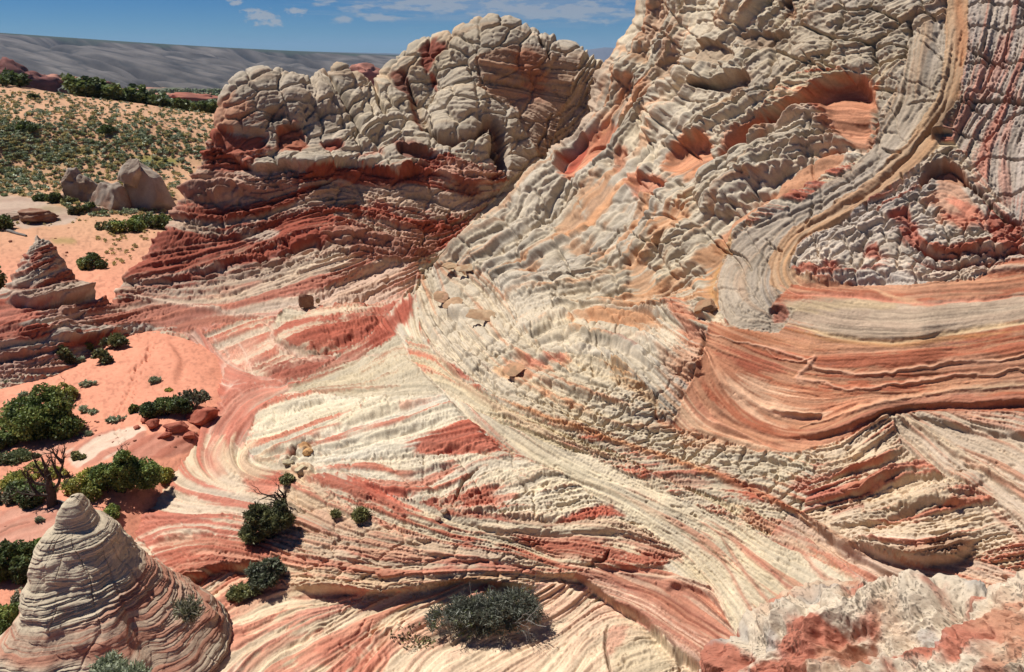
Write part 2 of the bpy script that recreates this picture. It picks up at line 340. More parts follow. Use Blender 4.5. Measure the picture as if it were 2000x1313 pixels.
# inner folded core
reg([(1538, 522), (1560, 480), (1640, 430), (1760, 350), (1840, 285), (1880, 290), (1940, 370), (1995, 435), (2200, 440), (2200, 500), (1980, 500), (1900, 545), (1760, 552), (1640, 552), (1560, 542)],
    [[(1545, 510), (1620, 450), (1740, 380), (1840, 300)], [(1560, 535), (1640, 545), (1740, 530), (1850, 545), (1960, 500), (2100, 470)], [(1640, 520), (1720, 450), (1800, 400)], [(1760, 460), (1800, 500), (1880, 520), (1980, 480)], [(1880, 330), (1920, 390), (1980, 450)]],
    (214, 196, 174), (192, 116, 90), 0.14, 1.0, 2.0, 4.0, 3.5, (46, 26, 25, 2.4, 5), 6)
# orange bowl
reg([(1372, 700), (1392, 630), (1430, 640), (1520, 650), (1560, 600), (1500, 600), (1545, 555), (1640, 552), (1760, 552), (1900, 545), (1980, 500), (2200, 500), (2200, 810), (1900, 800), (1740, 808), (1640, 860), (1560, 880), (1480, 885), (1310, 835), (1340, 760)],
    [[(1390, 650), (1450, 672), (1600, 700), (1800, 705), (2000, 680), (2150, 670)], [(1375, 700), (1400, 770), (1470, 830), (1580, 850), (1720, 800), (1900, 775), (2150, 775)], [(1560, 560), (1700, 580), (1850, 588), (2000, 575), (2150, 560)],
     [(1540, 620), (1680, 645), (1850, 640), (2000, 610)], [(1420, 690), (1500, 710), (1640, 735), (1800, 740), (2000, 720)], [(1330, 760), (1380, 830), (1480, 870)], [(1760, 552), (1900, 552), (2050, 530)]],
    (214, 150, 108), (188, 100, 62), 0.52, 0.9, 0.6, 0.5, 0.9, None, 2)
# lower right: rippled ribs
reg([(1560, 880), (1640, 860), (1740, 808), (1760, 870), (1850, 930), (1950, 980), (2010, 1060), (1990, 1120), (1900, 1085), (1760, 1090), (1660, 1075), (1570, 1005), (1590, 900)],
    [[(1560, 900), (1640, 890), (1700, 850), (1740, 820)], [(1570, 960), (1650, 935), (1740, 905), (1780, 880)], [(1580, 1010), (1680, 985), (1800, 935), (1860, 930)], [(1620, 1045), (1740, 1030), (1860, 985), (1930, 965)], [(1680, 1080), (1800, 1075), (1900, 1050), (1990, 1030)], [(1650, 1065), (1760, 1055), (1880, 1025), (1960, 1000)]],
    (224, 198, 164), (204, 130, 102), 0.26, 1.0, 1.3, 4.6, 4.0, (110, 60, -50, 2.0), 0)
# lower right: diagonal pale beds
reg([(1740, 808), (1900, 800), (2200, 810), (2200, 1300), (2050, 1200), (2010, 1060), (1950, 980), (1850, 930), (1760, 870)],
    [[(1745, 820), (1850, 900), (1960, 960), (2080, 1060)], [(1800, 810), (1950, 870), (2120, 960)], [(1900, 800), (2050, 830), (2200, 880)]],
    (212, 188, 158), (196, 136, 106), 0.25, 0.8, 1.4, 2.6, 3.0, None, 0)
# lower right: smooth floor under the overhang
reg([(1540, 1005), (1570, 1005), (1660, 1072), (1760, 1092), (1900, 1088), (1990, 1120), (2050, 1200), (2200, 1300), (2200, 1440), (1800, 1440), (1760, 1170), (1650, 1120), (1500, 1050)],
    [[(1550, 1020), (1650, 1090), (1760, 1150), (1900, 1190)], [(1680, 1085), (1800, 1110), (1950, 1140), (2080, 1180)], [(1560, 1040), (1660, 1110), (1750, 1180)]],
    (218, 184, 154), (200, 126, 98), 0.34, 0.9, 1.0, 1.8, 2.0, None, 0)

CRACKED = [i for i, r in enumerate(REG) if r['joint'] and len(r['joint']) > 4]
# ----------------------------------------------------------------- run of the beds -> streaks that follow it
VX = np.zeros((NH, NW), np.float32); VY = np.zeros((NH, NW), np.float32)
for i, r in enumerate(REG):
    m = RID == i
    if not m.any(): continue
    X, Y = GU[m], GV[m]; ax = np.zeros(X.shape, np.float32); ay = np.zeros(X.shape, np.float32)
    for s in r['strokes']:
        c = curve(s, 5)
        for k in range(len(c) - 1):
            dx, dy = c[k + 1] - c[k]; L = math.hypot(dx, dy) + 1e-6
            mx, my = (c[k] + c[k + 1]) / 2
            w = L * ((X - mx) ** 2 + (Y - my) ** 2 + 60) ** -1.6
            ax += w * dx / L; ay += w * dy / L
    n = np.hypot(ax, ay) + 1e-20
    VX[m] = ax / n; VY[m] = ay / n
# a gentle wander of the beds
wa = fbm(90, 4) * 0.24 + fbm(22, 2) * 0.07
c_, s_ = np.cos(wa), np.sin(wa)
VX, VY = VX * c_ - VY * s_, VX * s_ + VY * c_
JX, JY = np.meshgrid(np.arange(NW, dtype=np.float32), np.arange(NH, dtype=np.float32))
def stop_at_border(fx, fy):
    r2 = RID[np.clip(np.rint(fy), 0, NH - 1).astype(int), np.clip(np.rint(fx), 0, NW - 1).astype(int)]
    bad = r2 != RID
    return np.where(bad, JX, fx), np.where(bad, JY, fy)
def white(w):
    if w <= 1.3: return RNG.randn(NH, NW).astype(np.float32)
    a = blur(RNG.randn(NH, NW).astype(np.float32), w * 0.33); return a / a.std()
def streaks(levels, noises):
    """average each noise along the beds; noises: widths in photograph pixels, levels: how many doublings each"""
    N = np.stack([white(w) for w in noises], -1)
    out = [None] * len(noises)
    for sgn in (1, -1):
        fx, fy = stop_at_border(JX + sgn * VX * 0.9, JY + sgn * VY * 0.9)
        A = N.copy()
        for k in range(max(levels)):
            B = sample(A, fx, fy)
            A = (A + B) * 0.5
            M = sample(np.stack([fx, fy], -1), fx, fy)
            fx, fy = M[..., 0], M[..., 1]
            for j, l in enumerate(levels):
                if k == l - 1: out[j] = A[..., j].copy() if out[j] is None else out[j] + A[..., j]
    res = []
    for j, a in enumerate(out):
        mu = blur(a, 60); a = a - mu * 0.7
        sd = np.sqrt(blur(a * a, 40) + 1e-9); res.append(a / sd)
    return res
L1, L2, L3, L4 = streaks([5, 6, 7, 7], [1.0, 3.5, 8.0, 20.0])
def param(key, soft=0):
    a = np.array([r[key] if r[key] is not None else 0 for r in REG], np.float32)[RID]
    return blur(a, soft) if soft else a
# joints: cracked cells, stretched and turned per set of beds
def cells(size, asp, ang, warp=1.0, jit=0.8, seed=3):
    rg = np.random.RandomState(seed)
    ca, sa = math.cos(ang), math.sin(ang)
    X = GU + WARPU * 1.3 * warp + FW * 5 * warp; Y = GV + WARPV * 1.3 * warp
    P = (X * ca + Y * sa) / size + 100; Q = (-X * sa + Y * ca) / asp + 100
    jx = rg.uniform(-.5, .5, (512, 512)).astype(np.float32) * jit; jy = rg.uniform(-.5, .5, (512, 512)).astype(np.float32) * jit
    hv = rg.uniform(-1, 1, (512, 512)).astype(np.float32)
    ip = np.floor(P).astype(int); iq = np.floor(Q).astype(int)
    f1 = np.full(P.shape, 9., np.float32); f2 = f1.copy(); hh = np.zeros_like(f1)
    for a in (-1, 0, 1):
        for b in (-1, 0, 1):
            cx = (ip + a); cy = (iq + b); q = (cy % 512, cx % 512)
            d = np.sqrt((cx + .5 + jx[q] - P) ** 2 + (cy + .5 + jy[q] - Q) ** 2).astype(np.float32)
            n = d < f1
            f2 = np.where(n, f1, np.minimum(f2, d)); hh = np.where(n, hv[q], hh); f1 = np.where(n, d, f1)
    return f1, f2 - f1, hh
H = np.zeros((NH, NW), np.float32)
CRACK = np.zeros((NH, NW), np.float32); CTONE = np.zeros((NH, NW), np.float32)
for i, r in enumerate(REG):
    if r['joint'] is None: continue
    m = RID == i
    ys, xs = np.where(m)
    s, a2, ang, dep = r['joint'][:4]; cut = r['joint'][4] if len(r['joint']) > 4 else dep
    f1, e, hh = cells(s, a2, math.radians(-ang), seed=11 + i)
    # wide blocks are cut again by finer joints
    g1, g, gh = cells(s * .5, a2 * .5, math.radians(-ang + 14), seed=61 + i)
    pil = np.minimum(e, 0.5) / 0.5
    ck = np.exp(-(e * min(s, a2) / 2.6) ** 2); cg = np.exp(-(g * min(s, a2) / 3.4) ** 2) * (gh > -0.1)
    J_ = (dep * (1.5 * np.sqrt(pil) + 0.35 * hh) - cut * (1.1 * ck + .5 * cg))[m]
    H[m] += J_ - J_.mean()
    CRACK[m] = np.maximum(ck, cg * .5)[m]; CTONE[m] = hh[m]
def rib(L, w): return 1 - np.exp(-(L / w) ** 2)
vis = sstep(-0.2, 0.5, fbm(120, 3) + 0.25)          # beds stand out in places and fade in others
H += param('mid') * (rib(L2 + 0.2 * L1, 0.45) - 0.6) * (0.35 + 0.65 * vis) * 0.55
def parting(phi, width, deep, step):
    """thin open partings between beds, each bed weathering back from its lower edge"""
    gx_ = np.gradient(phi, axis=1) * SC; gy_ = np.gradient(phi, axis=0) * SC
    g_ = np.sqrt(gx_ ** 2 + gy_ ** 2) + 1e-4
    fr = phi - np.floor(phi); d_ = np.minimum(fr, 1 - fr) / g_
    saw = np.where(gy_ > 0, fr, 1 - fr) - .5
    return -deep * np.exp(-(d_ / width) ** 2) * np.clip(.10 / g_ * .6, .25, 1) + step * saw
open_ = sstep(-.35, .35, fbm(80, 3, 1.8))
mid_ = param('mid')
H += parting(L3 * 0.9 + L4 * .5, 2.0, 2.7, 1.3) * mid_ * (.15 + .85 * open_)
H += parting(L2 * 0.55 + L3 * .6 + 7, 1.6, 1.2, 0.5) * mid_ * (.3 + .7 * vis) 
H += param('fine') * 0.3 * np.clip(L1, -2, 2)
H += param('coarse') * (0.45 * np.clip(L3, -2, 2) + 0.55 * (rib(L3, 0.30) - .7))
H += param('coarse', 4) * 0.7 * np.clip(L4, -2, 2)
bill = 0; a_ = 1.0
for wv_ in (150, 78, 40, 22):
    n_ = vnoise(wv_ * 1.35, wv_); bill = bill + a_ * (0.55 - np.abs(n_) * 1.6); a_ *= 0.50
H += param('lump', 5) * bill
slope_ = blur((RID == SLOPE).astype(np.float32), 6)
H += slope_ * (4.2 * np.clip(L4, -2, 2) + parting(L4 * .8, 3.0, 4.5, 3.0))
H += fbm(260, 3) * 5
def smooth_lim(a, t, s): return sstep(t - s, t + s, a)
# pigments: two tones per set, split along the streaks, rf = share of the red one
rf = param('rf'); con = param('con')
from statistics import NormalDist
thr = np.array([-NormalDist().inv_cdf(min(max(r['rf'], .02), .98)) for r in REG], np.float32)[RID]
mixv = (0.55 * L3 + 0.6 * L4 + 0.32 * L2 + 0.14 * L1 + 0.25 * fbm(90, 3) * 2)
mixv = mixv / 0.95
MIX = smooth_lim(mixv, thr, 0.38)
CR = np.stack([np.array([r['cream'][k] for r in REG], np.float32)[RID] for k in range(3)], -1)
RD = np.stack([np.array([r['red'][k] for r in REG], np.float32)[RID] for k in range(3)], -1)
a = (MIX * np.minimum(con, 1))[..., None]
PIG = CR * (1 - a) + RD * a
tone = 1 + 0.085 * L1 + 0.09 * L2 + 0.05 * L3 + 0.10 * fbm(150, 4) + 0.05 * CTONE + 0.07 * FW
warmth = fbm(200, 4) * 0.07 + 0.02 * L3
PIG = PIG * np.clip(tone, .6, 1.35)[..., None] * np.stack([1 + warmth * 0.5, np.ones_like(warmth), 1 - warmth * 1.3], -1)

varn = sstep(1.15, 2.0, 0.8 * L2 + 0.7 * L1) * sstep(-.2, .5, fbm(110, 3) + .15)     # thin grey varnished laminae
PIG = PIG * (1 - 0.42 * varn[..., None]) + np.array([.115, .105, .095], np.float32) * 0.42 * varn[..., None]
def paint(poly, color, op=1.0, feather=6, k=1.0, warp=1.0, streak=None, smooth=True, dep=0.0, keep=0.25):
    """pigment patch; k: how strongly its edge frays along the beds; keep: how much of the tone under it stays"""
    b, sd = sdist(poly, 3 * feather + 30 * k, warp, smooth)
    s = (L3 if streak is None else streak)[b]
    q = sd / feather + k * (0.9 * s + 0.5 * L2[b])
    m = np.clip(0.5 + 0.5 * q, 0, 1); m = m * m * (3 - 2 * m) * op
    base = pig(color) * np.clip(tone[b], .7, 1.3)[..., None]
    lum = PIG[b].mean(-1, keepdims=True); lum = lum / (blur(PIG.mean(-1), 12)[b][..., None] + 1e-4) if keep else 1
    base = base * (1 + keep * 2 * (np.clip(lum, .5, 1.6) - 1))
    PIG[b] = PIG[b] * (1 - m[..., None]) + base * m[..., None]
    if dep: H[b] -= dep * sstep(-feather, feather * 2, sd + 3 * s) 
def flatten(poly, k=.85, s=7):
    """smooth scoured face"""
    b, sd = sdist(poly, 4, 0.8); m = sstep(-2, 6, sd) * k
    H[b] = H[b] * (1 - m) + blur(H, s)[b] * m
def line(pts, w=4, color=None, op=1.0, dep=0.0, warp=0.6, taper=True, wob=1.5):
    """streak or groove along a line; dep > 0 cuts, dep < 0 raises"""
    p = curve(pts, 6); b = box(p, 4 * w + 12)
    X = GU[b] + WARPU[b] * warp + wob * 2 * FW[b]; Y = GV[b] + WARPV[b] * warp + wob * FW[b]
    D, S, T = dist_line(X, Y, p)
    ww = w * (np.clip(np.minimum(T, 1 - T) * 5, 0.15, 1) if taper else 1) * (1 + 0.35 * FW[b])
    m = np.exp(-(D / np.maximum(ww, .8)) ** 2)
    if color is not None: PIG[b] = PIG[b] * (1 - op * m[..., None]) + pig(color) * op * m[..., None]
    if dep: H[b] -= dep * m
def ledge(pts, h, fall=40, side=1, under=0.35, warp=0.6, w=1.6):
    """a step: the rock stands h higher on one side (side=1: right-hand when walking along pts) and eases away over fall"""
    p = curve(pts, 6); b = box(p, fall * 3)
    X = GU[b] + WARPU[b] * warp + 3 * FW[b]; Y = GV[b] + WARPV[b] * warp + 2 * FW[b]
    D, S, T = dist_line(X, Y, p); D = D * S * side
    tp = np.clip(np.minimum(T, 1 - T) * 6, 0, 1); tp = tp * tp * (3 - 2 * tp)
    hi = 1 / (1 + np.exp(np.clip(-D / w, -30, 30)))
    a = np.where(D > 0, np.exp(-(D / fall) ** 2), np.exp(-(D / (fall * .5)) ** 2))
    H[b] += 1.35 * h * tp * a * (hi - under)
def bump(u, v, ru, rv, ang, h, sharp=1.0, rough=0.12):
    """rounded boss (h > 0) or pocket (h < 0)"""
    R = max(ru, rv); b = box([(u - R, v - R), (u + R, v + R)], R * .4)
    c, s = math.cos(math.radians(-ang)), math.sin(math.radians(-ang))
    X = GU[b] - u + WARPU[b] * .8 + 4 * FW[b]; Y = GV[b] - v + WARPV[b] * .8 + 4 * FW[b]
    q = np.sqrt(((X * c + Y * s) / ru) ** 2 + ((-X * s + Y * c) / rv) ** 2) * (1 + rough * FW[b])
    f = np.where(q < 1, np.sqrt(np.clip(1 - q ** (2 * sharp), 0, 1)), 0) if h > 0 else sstep(1.0, 0.55, q)
    H[b] += h * f
def alcove(poly, dep, rim=8, floor=60):
    """hollow cut steeply under its upper rim, its floor running out level at the lower side"""
    b, sd = sdist(poly, 4, 0.8)
    X, Y = GU[b], GV[b]
    top = np.full(X.shape[1], 1e6); ins = sd > 0
    yy = np.where(ins, Y, 1e6).min(0)
    t = np.clip((Y - yy[None]) / floor, 0, 1)
    # hollows are smooth inside: the relief of the skin round them stops at the rim
    Hb = H[b]; k = sstep(-1, 6, sd) * 0.8; H[b] = Hb * (1 - k) + (Hb.mean() + 0.25 * (Hb - Hb.mean())) * k
    H[b] -= np.where(ins, dep * sstep(0, rim, sd) * (1 - 0.75 * t * t), 0)
# ----------------------------------------------------------------- single features, read off the photograph one by one
# -- far dome, cap: big lobes and the seams between them
for b_ in [(500, 215, 100, 95, 10, 26), (600, 190, 50, 60, -50, 16), (665, 175, 55, 70, -30, 22), (740, 215, 60, 55, 0, 16), (780, 160, 50, 60, 60, 16), (850, 110, 70, 45, 20, 16),
           (985, 90, 110, 75, -10, 22), (900, 185, 50, 60, 40, 18), (925, 235, 95, 60, -10, 26), (1040, 250, 60, 60, -40, 16), (1020, 330, 60, 45, -40, 14), (700, 265, 60, 30, 25, 14),
           (760, 262, 70, 28, 20, 14), (800, 290, 60, 26, 12, 14), (780, 315, 60, 26, 10, 14), (905, 295, 70, 28, 15, 14), (600, 325, 55, 22, -5, 16), (700, 330, 40, 20, 0, 12), (1100, 130, 90, 50, -15, 14), (640, 320, 30, 18, 0, 10)]:
    bump(*b_[:5], b_[5] * .6)
line([(640, 130), (655, 180), (690, 230), (700, 260), (680, 280)], 4, None, 0, 16)
line([(715, 150), (735, 175), (740, 210), (760, 235)], 4, None, 0, 14)
line([(700, 270), (770, 245), (840, 235)], 3, None, 0, 9)
line([(700, 300), (690, 260), (740, 285), (790, 265)], 3, None, 0, 8)
line([(830, 250), (850, 270), (880, 278), (925, 272), (955, 250), (975, 275), (985, 345)], 9, (120, 54, 36), .75, 24)
line([(955, 252), (965, 290), (978, 340)], 8, (84, 46, 34), .8, 26)
line([(800, 165), (815, 210), (828, 250), (850, 275)], 8, (206, 176, 134), .5, 10)
line([(1050, 85), (1072, 110), (1074, 130)], 3, (90, 62, 50), .5, 8)
paint([(936, 118), (1000, 100), (1060, 120), (1076, 170), (1060, 215), (1000, 200), (945, 150)], (192, 142, 108), .5, 10, .8)
paint([(1000, 120), (1035, 110), (1062, 150), (1060, 190), (1030, 180), (1010, 150)], (184, 104, 68), .6, 8, .8)
paint([(1080, 135), (1190, 140), (1150, 260), (1060, 300), (1030, 220), (1070, 190)], (190, 156, 128), .6, 16, .6)  # shade of the dome's right side put into the tan pigment
# red seams
paint([(820, 110), (850, 88), (872, 100), (850, 120), (835, 145), (828, 130)], (150, 62, 42), .9, 4, .6, dep=5)
paint([(840, 145), (852, 150), (858, 180), (845, 170)], (196, 96, 66), .9, 3, .5, dep=4)
paint([(773, 145), (800, 155), (812, 200), (800, 195), (780, 180)], (140, 70, 50), .85, 4, .6, dep=4)
line([(800, 195), (812, 225), (818, 250), (832, 264)], 5, (166, 84, 60), .85, 2)
# left lobe: grey shade below the brow put into the pigment, rusty hollows
paint([(430, 190), (640, 170), (665, 250), (640, 290), (540, 300), (430, 270)], (176, 156, 134), .5, 22, .6)
paint([(418, 220), (460, 205), (500, 230), (540, 245), (470, 262), (415, 258)], (206, 140, 100), .75, 10, 1)
paint([(415, 256), (470, 262), (520, 285), (505, 320), (450, 345), (400, 330), (412, 290)], (178, 84, 54), .9, 6, 1)
alcove([(425, 250), (520, 265), (515, 300), (440, 300)], 9, 8, 60)
paint([(538, 260), (575, 250), (598, 280), (575, 300), (545, 298)], (186, 98, 60), .9, 5, .6)
alcove([(538, 262), (578, 250), (600, 284), (545, 300)], 9, 6, 40)
paint([(622, 280), (650, 278), (668, 295), (640, 300)], (180, 84, 56), .9, 4, .5)
alcove([(622, 278), (652, 276), (670, 296), (635, 302)], 9, 6, 30)
paint([(512, 222), (552, 218), (558, 245), (520, 248)], (186, 150, 120), .7, 6, .6)
bump(535, 236, 26, 18, 0, -9)
paint([(345, 350), (420, 335), (470, 345), (560, 330), (560, 372), (480, 400), (380, 400), (335, 410)], (206, 170, 144), .7, 10, 1.2)
for b_ in [(430, 372, 60, 20, 10, 9), (500, 350, 70, 24, 5, 10), (385, 372, 30, 22, 0, 8), (480, 375, 20, 8, 10, 5), (445, 375, 28, 6, 25, 6), (420, 383, 28, 6, 22, 6)]: bump(*b_)
paint([(700, 308), (735, 300), (760, 315), (700, 330)], (196, 120, 92), .6, 5, .8)
# ledge under the cap
ledge([(440, 300), (500, 335), (560, 328), (620, 336), (665, 326), (720, 338), (780, 346), (850, 320)], 16, 34, -1)
paint([(640, 332), (780, 342), (850, 320), (960, 330), (985, 352), (940, 375), (850, 352), (780, 365), (700, 362), (655, 352)], (170, 82, 58), .75, 7, 1)
paint([(770, 290), (800, 285), (850, 300), (850, 315), (780, 318)], (150, 74, 52), .8, 5, .5); alcove([(775, 292), (845, 300), (850, 318), (785, 320)], 14, 5, 30)
paint([(865, 322), (940, 330), (955, 365), (900, 372), (865, 350)], (222, 176, 146), .7, 8, 1)
bump(905, 345, 55, 28, -10, 10)
paint([(875, 360), (920, 355), (945, 380), (900, 388)], (140, 62, 44), .8, 6, .8)
# red bands of the foot
line([(335, 412), (420, 418), (520, 400), (600, 372), (660, 350)], 8, (150, 66, 42), .8, 5)
line([(345, 400), (420, 405), (470, 398)], 4, (206, 110, 78), .7, 0)
line([(370, 455), (430, 470), (480, 462), (560, 432), (630, 415)], 6, (166, 78, 50), .8, 4)
line([(665, 405), (740, 408), (820, 440), (900, 445)], 5, (186, 84, 54), .8, 3)
line([(720, 395), (800, 412), (860, 436)], 4, (196, 92, 60), .8, 2)
paint([(320, 400), (330, 350), (352, 340), (372, 360), (350, 400)], (206, 150, 124), .6, 8, .8)
paint([(458, 452), (500, 446), (540, 456), (520, 468), (470, 468)], (222, 206, 180), .7, 5, 1)
paint([(560, 465), (620, 440), (650, 450), (640, 480), (570, 490)], (172, 78, 52), .7, 8, 1)
ledge([(560, 488), (620, 478), (650, 482)], 10, 24, -1)
paint([(640, 470), (700, 450), (780, 455), (840, 480), (830, 500), (760, 500), (700, 490)], (206, 160, 132), .6, 12, 1)
for b_ in [(690, 455, 40, 14, 8, 8), (750, 470, 40, 14, -5, 8), (670, 425, 30, 14, 0, 6), (800, 485, 40, 12, -8, 6), (720, 490, 40, 10, -5, 6)]: bump(*b_)
ledge([(225, 550), (330, 548), (430, 520), (560, 470), (650, 440)], 8, 30, -1)
paint([(235, 560), (420, 548), (520, 520), (640, 480), (680, 478), (660, 505), (520, 545), (380, 570), (250, 575)], (224, 200, 168), .65, 8, 1.2)
line([(230, 572), (400, 604), (520, 618)], 3, (236, 206, 178), .9, -2)
# -- valley floor
line([(500, 622), (528, 640), (534, 668), (580, 692), (650, 702), (740, 690)], 6, (238, 196, 166), .85, 3)
line([(530, 655), (560, 678), (650, 690)], 5, (120, 66, 46), .6, 3)
paint([(590, 670), (640, 650), (720, 618), (800, 592), (800, 618), (760, 650), (700, 678), (640, 690)], (186, 92, 64), .85, 6, 1.5)
paint([(500, 715), (580, 700), (660, 690), (745, 655), (740, 672), (640, 725), (560, 740), (500, 728)], (170, 88, 66), .75, 6, 1.6)
paint([(720, 660), (760, 625), (790, 590), (806, 568), (812, 580), (790, 630), (740, 680)], (176, 82, 56), .9, 4, .8)
bump(640, 640, 110, 40, 18, 14); bump(700, 560, 60, 22, 25, 10)
paint([(430, 680), (470, 668), (500, 690), (470, 720), (440, 705)], (226, 172, 142), .6, 10, 1.2)
for s_ in [[(410, 650), (440, 700), (430, 740), (470, 760)], [(455, 660), (480, 700), (500, 730), (545, 745)], [(470, 740), (430, 770), (440, 800)], [(420, 690), (395, 720), (420, 760)], [(360, 660), (400, 690), (408, 730)]]:
    line(s_, 3, (240, 210, 184), .6, 1.5, 1.6)
paint([(400, 780), (440, 745), (520, 742), (560, 765), (500, 800), (470, 850), (420, 890), (410, 830)], (210, 118, 92), .6, 14, 1.4)
paint([(345, 660), (385, 690), (420, 740), (440, 770), (400, 770), (370, 740), (330, 700)], (196, 104, 76), .8, 8, 1)
bump(240, 650, 60, 14, 8, 5); bump(320, 660, 60, 12, 5, 5)
# tongue of striped rock under the hanging shrub
paint([(480, 905), (520, 915), (552, 925), (545, 950), (500, 960), (470, 940)], (214, 112, 82), .8, 6, 1)
line([(395, 870), (410, 900), (440, 925)], 16, (206, 116, 90), .7, 0)
paint([(440, 870), (490, 880), (540, 905), (500, 930), (450, 925), (430, 900)], (232, 214, 172), .7, 10, 1)
paint([(250, 1030), (400, 1010), (520, 1020), (525, 1045), (400, 1045), (280, 1060)], (200, 110, 84), .5, 8, 1.6)
paint([(310, 1070), (400, 1050), (500, 1060), (520, 1105), (430, 1120), (350, 1140)], (200, 108, 78), .7, 8, 1.4)
ledge([(340, 1140), (390, 1128), (430, 1112), (510, 1108), (540, 1118)], 16, 40, -1)
ledge([(300, 1060), (380, 1042), (420, 1046)], 7, 20, -1)
# -- white slabs and fans
ledge([(478, 885), (560, 880), (640, 850), (760, 800), (860, 785)], 9, 26, -1)
ledge([(580, 905), (640, 880), (760, 850), (900, 812)], 7, 24, -1)
ledge([(690, 895), (780, 885), (860, 872), (985, 884)], 6, 20, -1)
ledge([(500, 845), (560, 800), (640, 780)], 5, 20, -1)
line([(560, 905), (574, 880), (600, 862)], 4, (60, 40, 28), .7, 12)
paint([(540, 910), (600, 905), (612, 930), (560, 935)], (228, 206, 160), .6, 5, .5)
for b_ in [(592, 880, 16, 10, 20, 10), (590, 915, 24, 14, 0, 10), (560, 898, 18, 8, 20, 8)]: bump(*b_)
paint([(590, 872), (608, 874), (604, 886), (588, 884)], (222, 160, 84), .8, 3, .3)
paint([(740, 882), (800, 868), (880, 838), (905, 820), (935, 835), (988, 880), (900, 884), (820, 884)], (200, 98, 68), .92, 3, 1.3)
paint([(785, 790), (840, 782), (870, 790), (800, 800)], (206, 130, 100), .6, 4, 1.2)
paint([(1075, 1018), (1130, 1000), (1190, 985), (1205, 995), (1222, 1010), (1140, 1016)], (196, 92, 62), .95, 3, .8)
paint([(705, 945), (800, 930), (870, 905), (900, 905), (860, 940), (780, 965)], (210, 118, 86), .8, 5, 1.6)
paint([(640, 930), (740, 955), (850, 985), (940, 960), (960, 975), (880, 995), (780, 985)], (200, 100, 72), .85, 5, 1.3)
paint([(880, 985), (960, 955), (1000, 965), (960, 990)], (204, 110, 78), .7, 5, 1.5)
line([(882, 985), (905, 940), (935, 915)], 2.5, (110, 76, 56), .7, 8)
line([(1010, 930), (1030, 955), (1000, 975)], 2.0, (120, 90, 66), .6, 6)
ledge([(860, 990), (950, 1002), (1060, 1012), (1215, 1016)], 6, 18, -1)
ledge([(700, 945), (780, 962), (860, 985)], 6, 20, -1)
paint([(860, 992), (950, 1006), (1100, 1020), (1240, 1030), (1330, 1085), (1250, 1070), (1100, 1050), (960, 1030)], (222, 200, 164), .75, 7, 1.4)
ledge([(870, 1010), (960, 1030), (1080, 1040), (1240, 1040)], 8, 16, -1)
paint([(1000, 1060), (1100, 1050), (1200, 1070), (1330, 1085), (1260, 1106), (1180, 1110), (1080, 1090)], (202, 116, 86), .6, 6, 1.6)
line([(1150, 1110), (1180, 1095), (1192, 1075)], 5, (120, 66, 48), .6, 8)
ledge([(1080, 1095), (1140, 1108), (1240, 1108), (1290, 1112)], 9, 16, -1)
# slab edge above the bottom floor
ledge([(555, 1145), (700, 1158), (800, 1152), (900, 1134), (1000, 1142), (1060, 1148)], 20, 50, -1)
line([(850, 1142), (900, 1132), (1000, 1120)], 5, (206, 140, 70), .5, 2)
ledge([(1060, 1120), (1130, 1132), (1200, 1180), (1260, 1215), (1320, 1275), (1400, 1330)], 22, 40, -1)
ledge([(800, 1085), (900, 1095), (1000, 1100), (1080, 1130)], 8, 22, -1)
ledge([(560, 1085), (640, 1098), (740, 1100)], 6, 20, -1)
paint([(560, 1020), (660, 1040), (760, 1060), (860, 1090), (760, 1100), (640, 1085), (560, 1060)], (222, 190, 152), .45, 14, 1.6)
paint([(540, 1000), (620, 1000), (700, 1030), (640, 1040), (560, 1030)], (226, 160, 130), .4, 10, 1.6)
# -- red tongue
for s_, c_l in [([(1135, 1122), (1270, 1185), (1390, 1260), (1470, 1330)], (236, 186, 156)), ([(1180, 1130), (1280, 1170), (1380, 1230), (1450, 1280)], (150, 78, 56)), ([(1230, 1140), (1300, 1165), (1400, 1230), (1448, 1262)], (140, 72, 54)),
                ([(1190, 1150), (1300, 1215), (1380, 1265), (1420, 1300)], (240, 196, 166)), ([(1250, 1112), (1340, 1138), (1400, 1170), (1430, 1220)], (240, 206, 172))]:
    line(s_, 3, c_l, .75, 2, .8)
ledge([(1290, 1150), (1340, 1145), (1380, 1165), (1410, 1195), (1435, 1235)], 10, 24, -1)
line([(1210, 1118), (1300, 1128), (1390, 1150), (1432, 1215)], 4, (230, 200, 164), .7, -3)
# -- pale swath
for s_ in [[(1370, 1010), (1430, 1050), (1500, 1110), (1560, 1160), (1610, 1180)], [(1480, 1045), (1560, 1075), (1610, 1130), (1700, 1170)], [(1400, 1040), (1450, 1110), (1490, 1160), (1530, 1220)], [(1330, 1040), (1410, 1100), (1450, 1160), (1490, 1230)],
           [(1200, 1052), (1290, 1070), (1330, 1088)], [(1210, 1045), (1300, 1062)]]:
    line(s_, 4, (196, 116, 90), .65, 2.5, .8)
ledge([(740, 655), (800, 700), (872, 778), (985, 882), (1100, 930), (1215, 1012), (1330, 1086)], 7, 30, 1)
line([(828, 650), (870, 712), (960, 790), (1150, 880), (1240, 905)], 5, (226, 180, 140), .5, -6)
ledge([(1215, 890), (1300, 940), (1400, 985), (1500, 1050), (1600, 1110)], 8, 18, 1)
paint([(1280, 930), (1340, 925), (1400, 940), (1340, 955)], (204, 140, 112), .6, 4, 1.5)
paint([(1440, 1005), (1520, 1010), (1560, 1030), (1500, 1035)], (196, 112, 84), .6, 5, 1.5)
paint([(1000, 900), (1120, 900), (1250, 980), (1330, 1060), (1250, 1020), (1110, 935)], (224, 208, 170), .6, 12, .8)
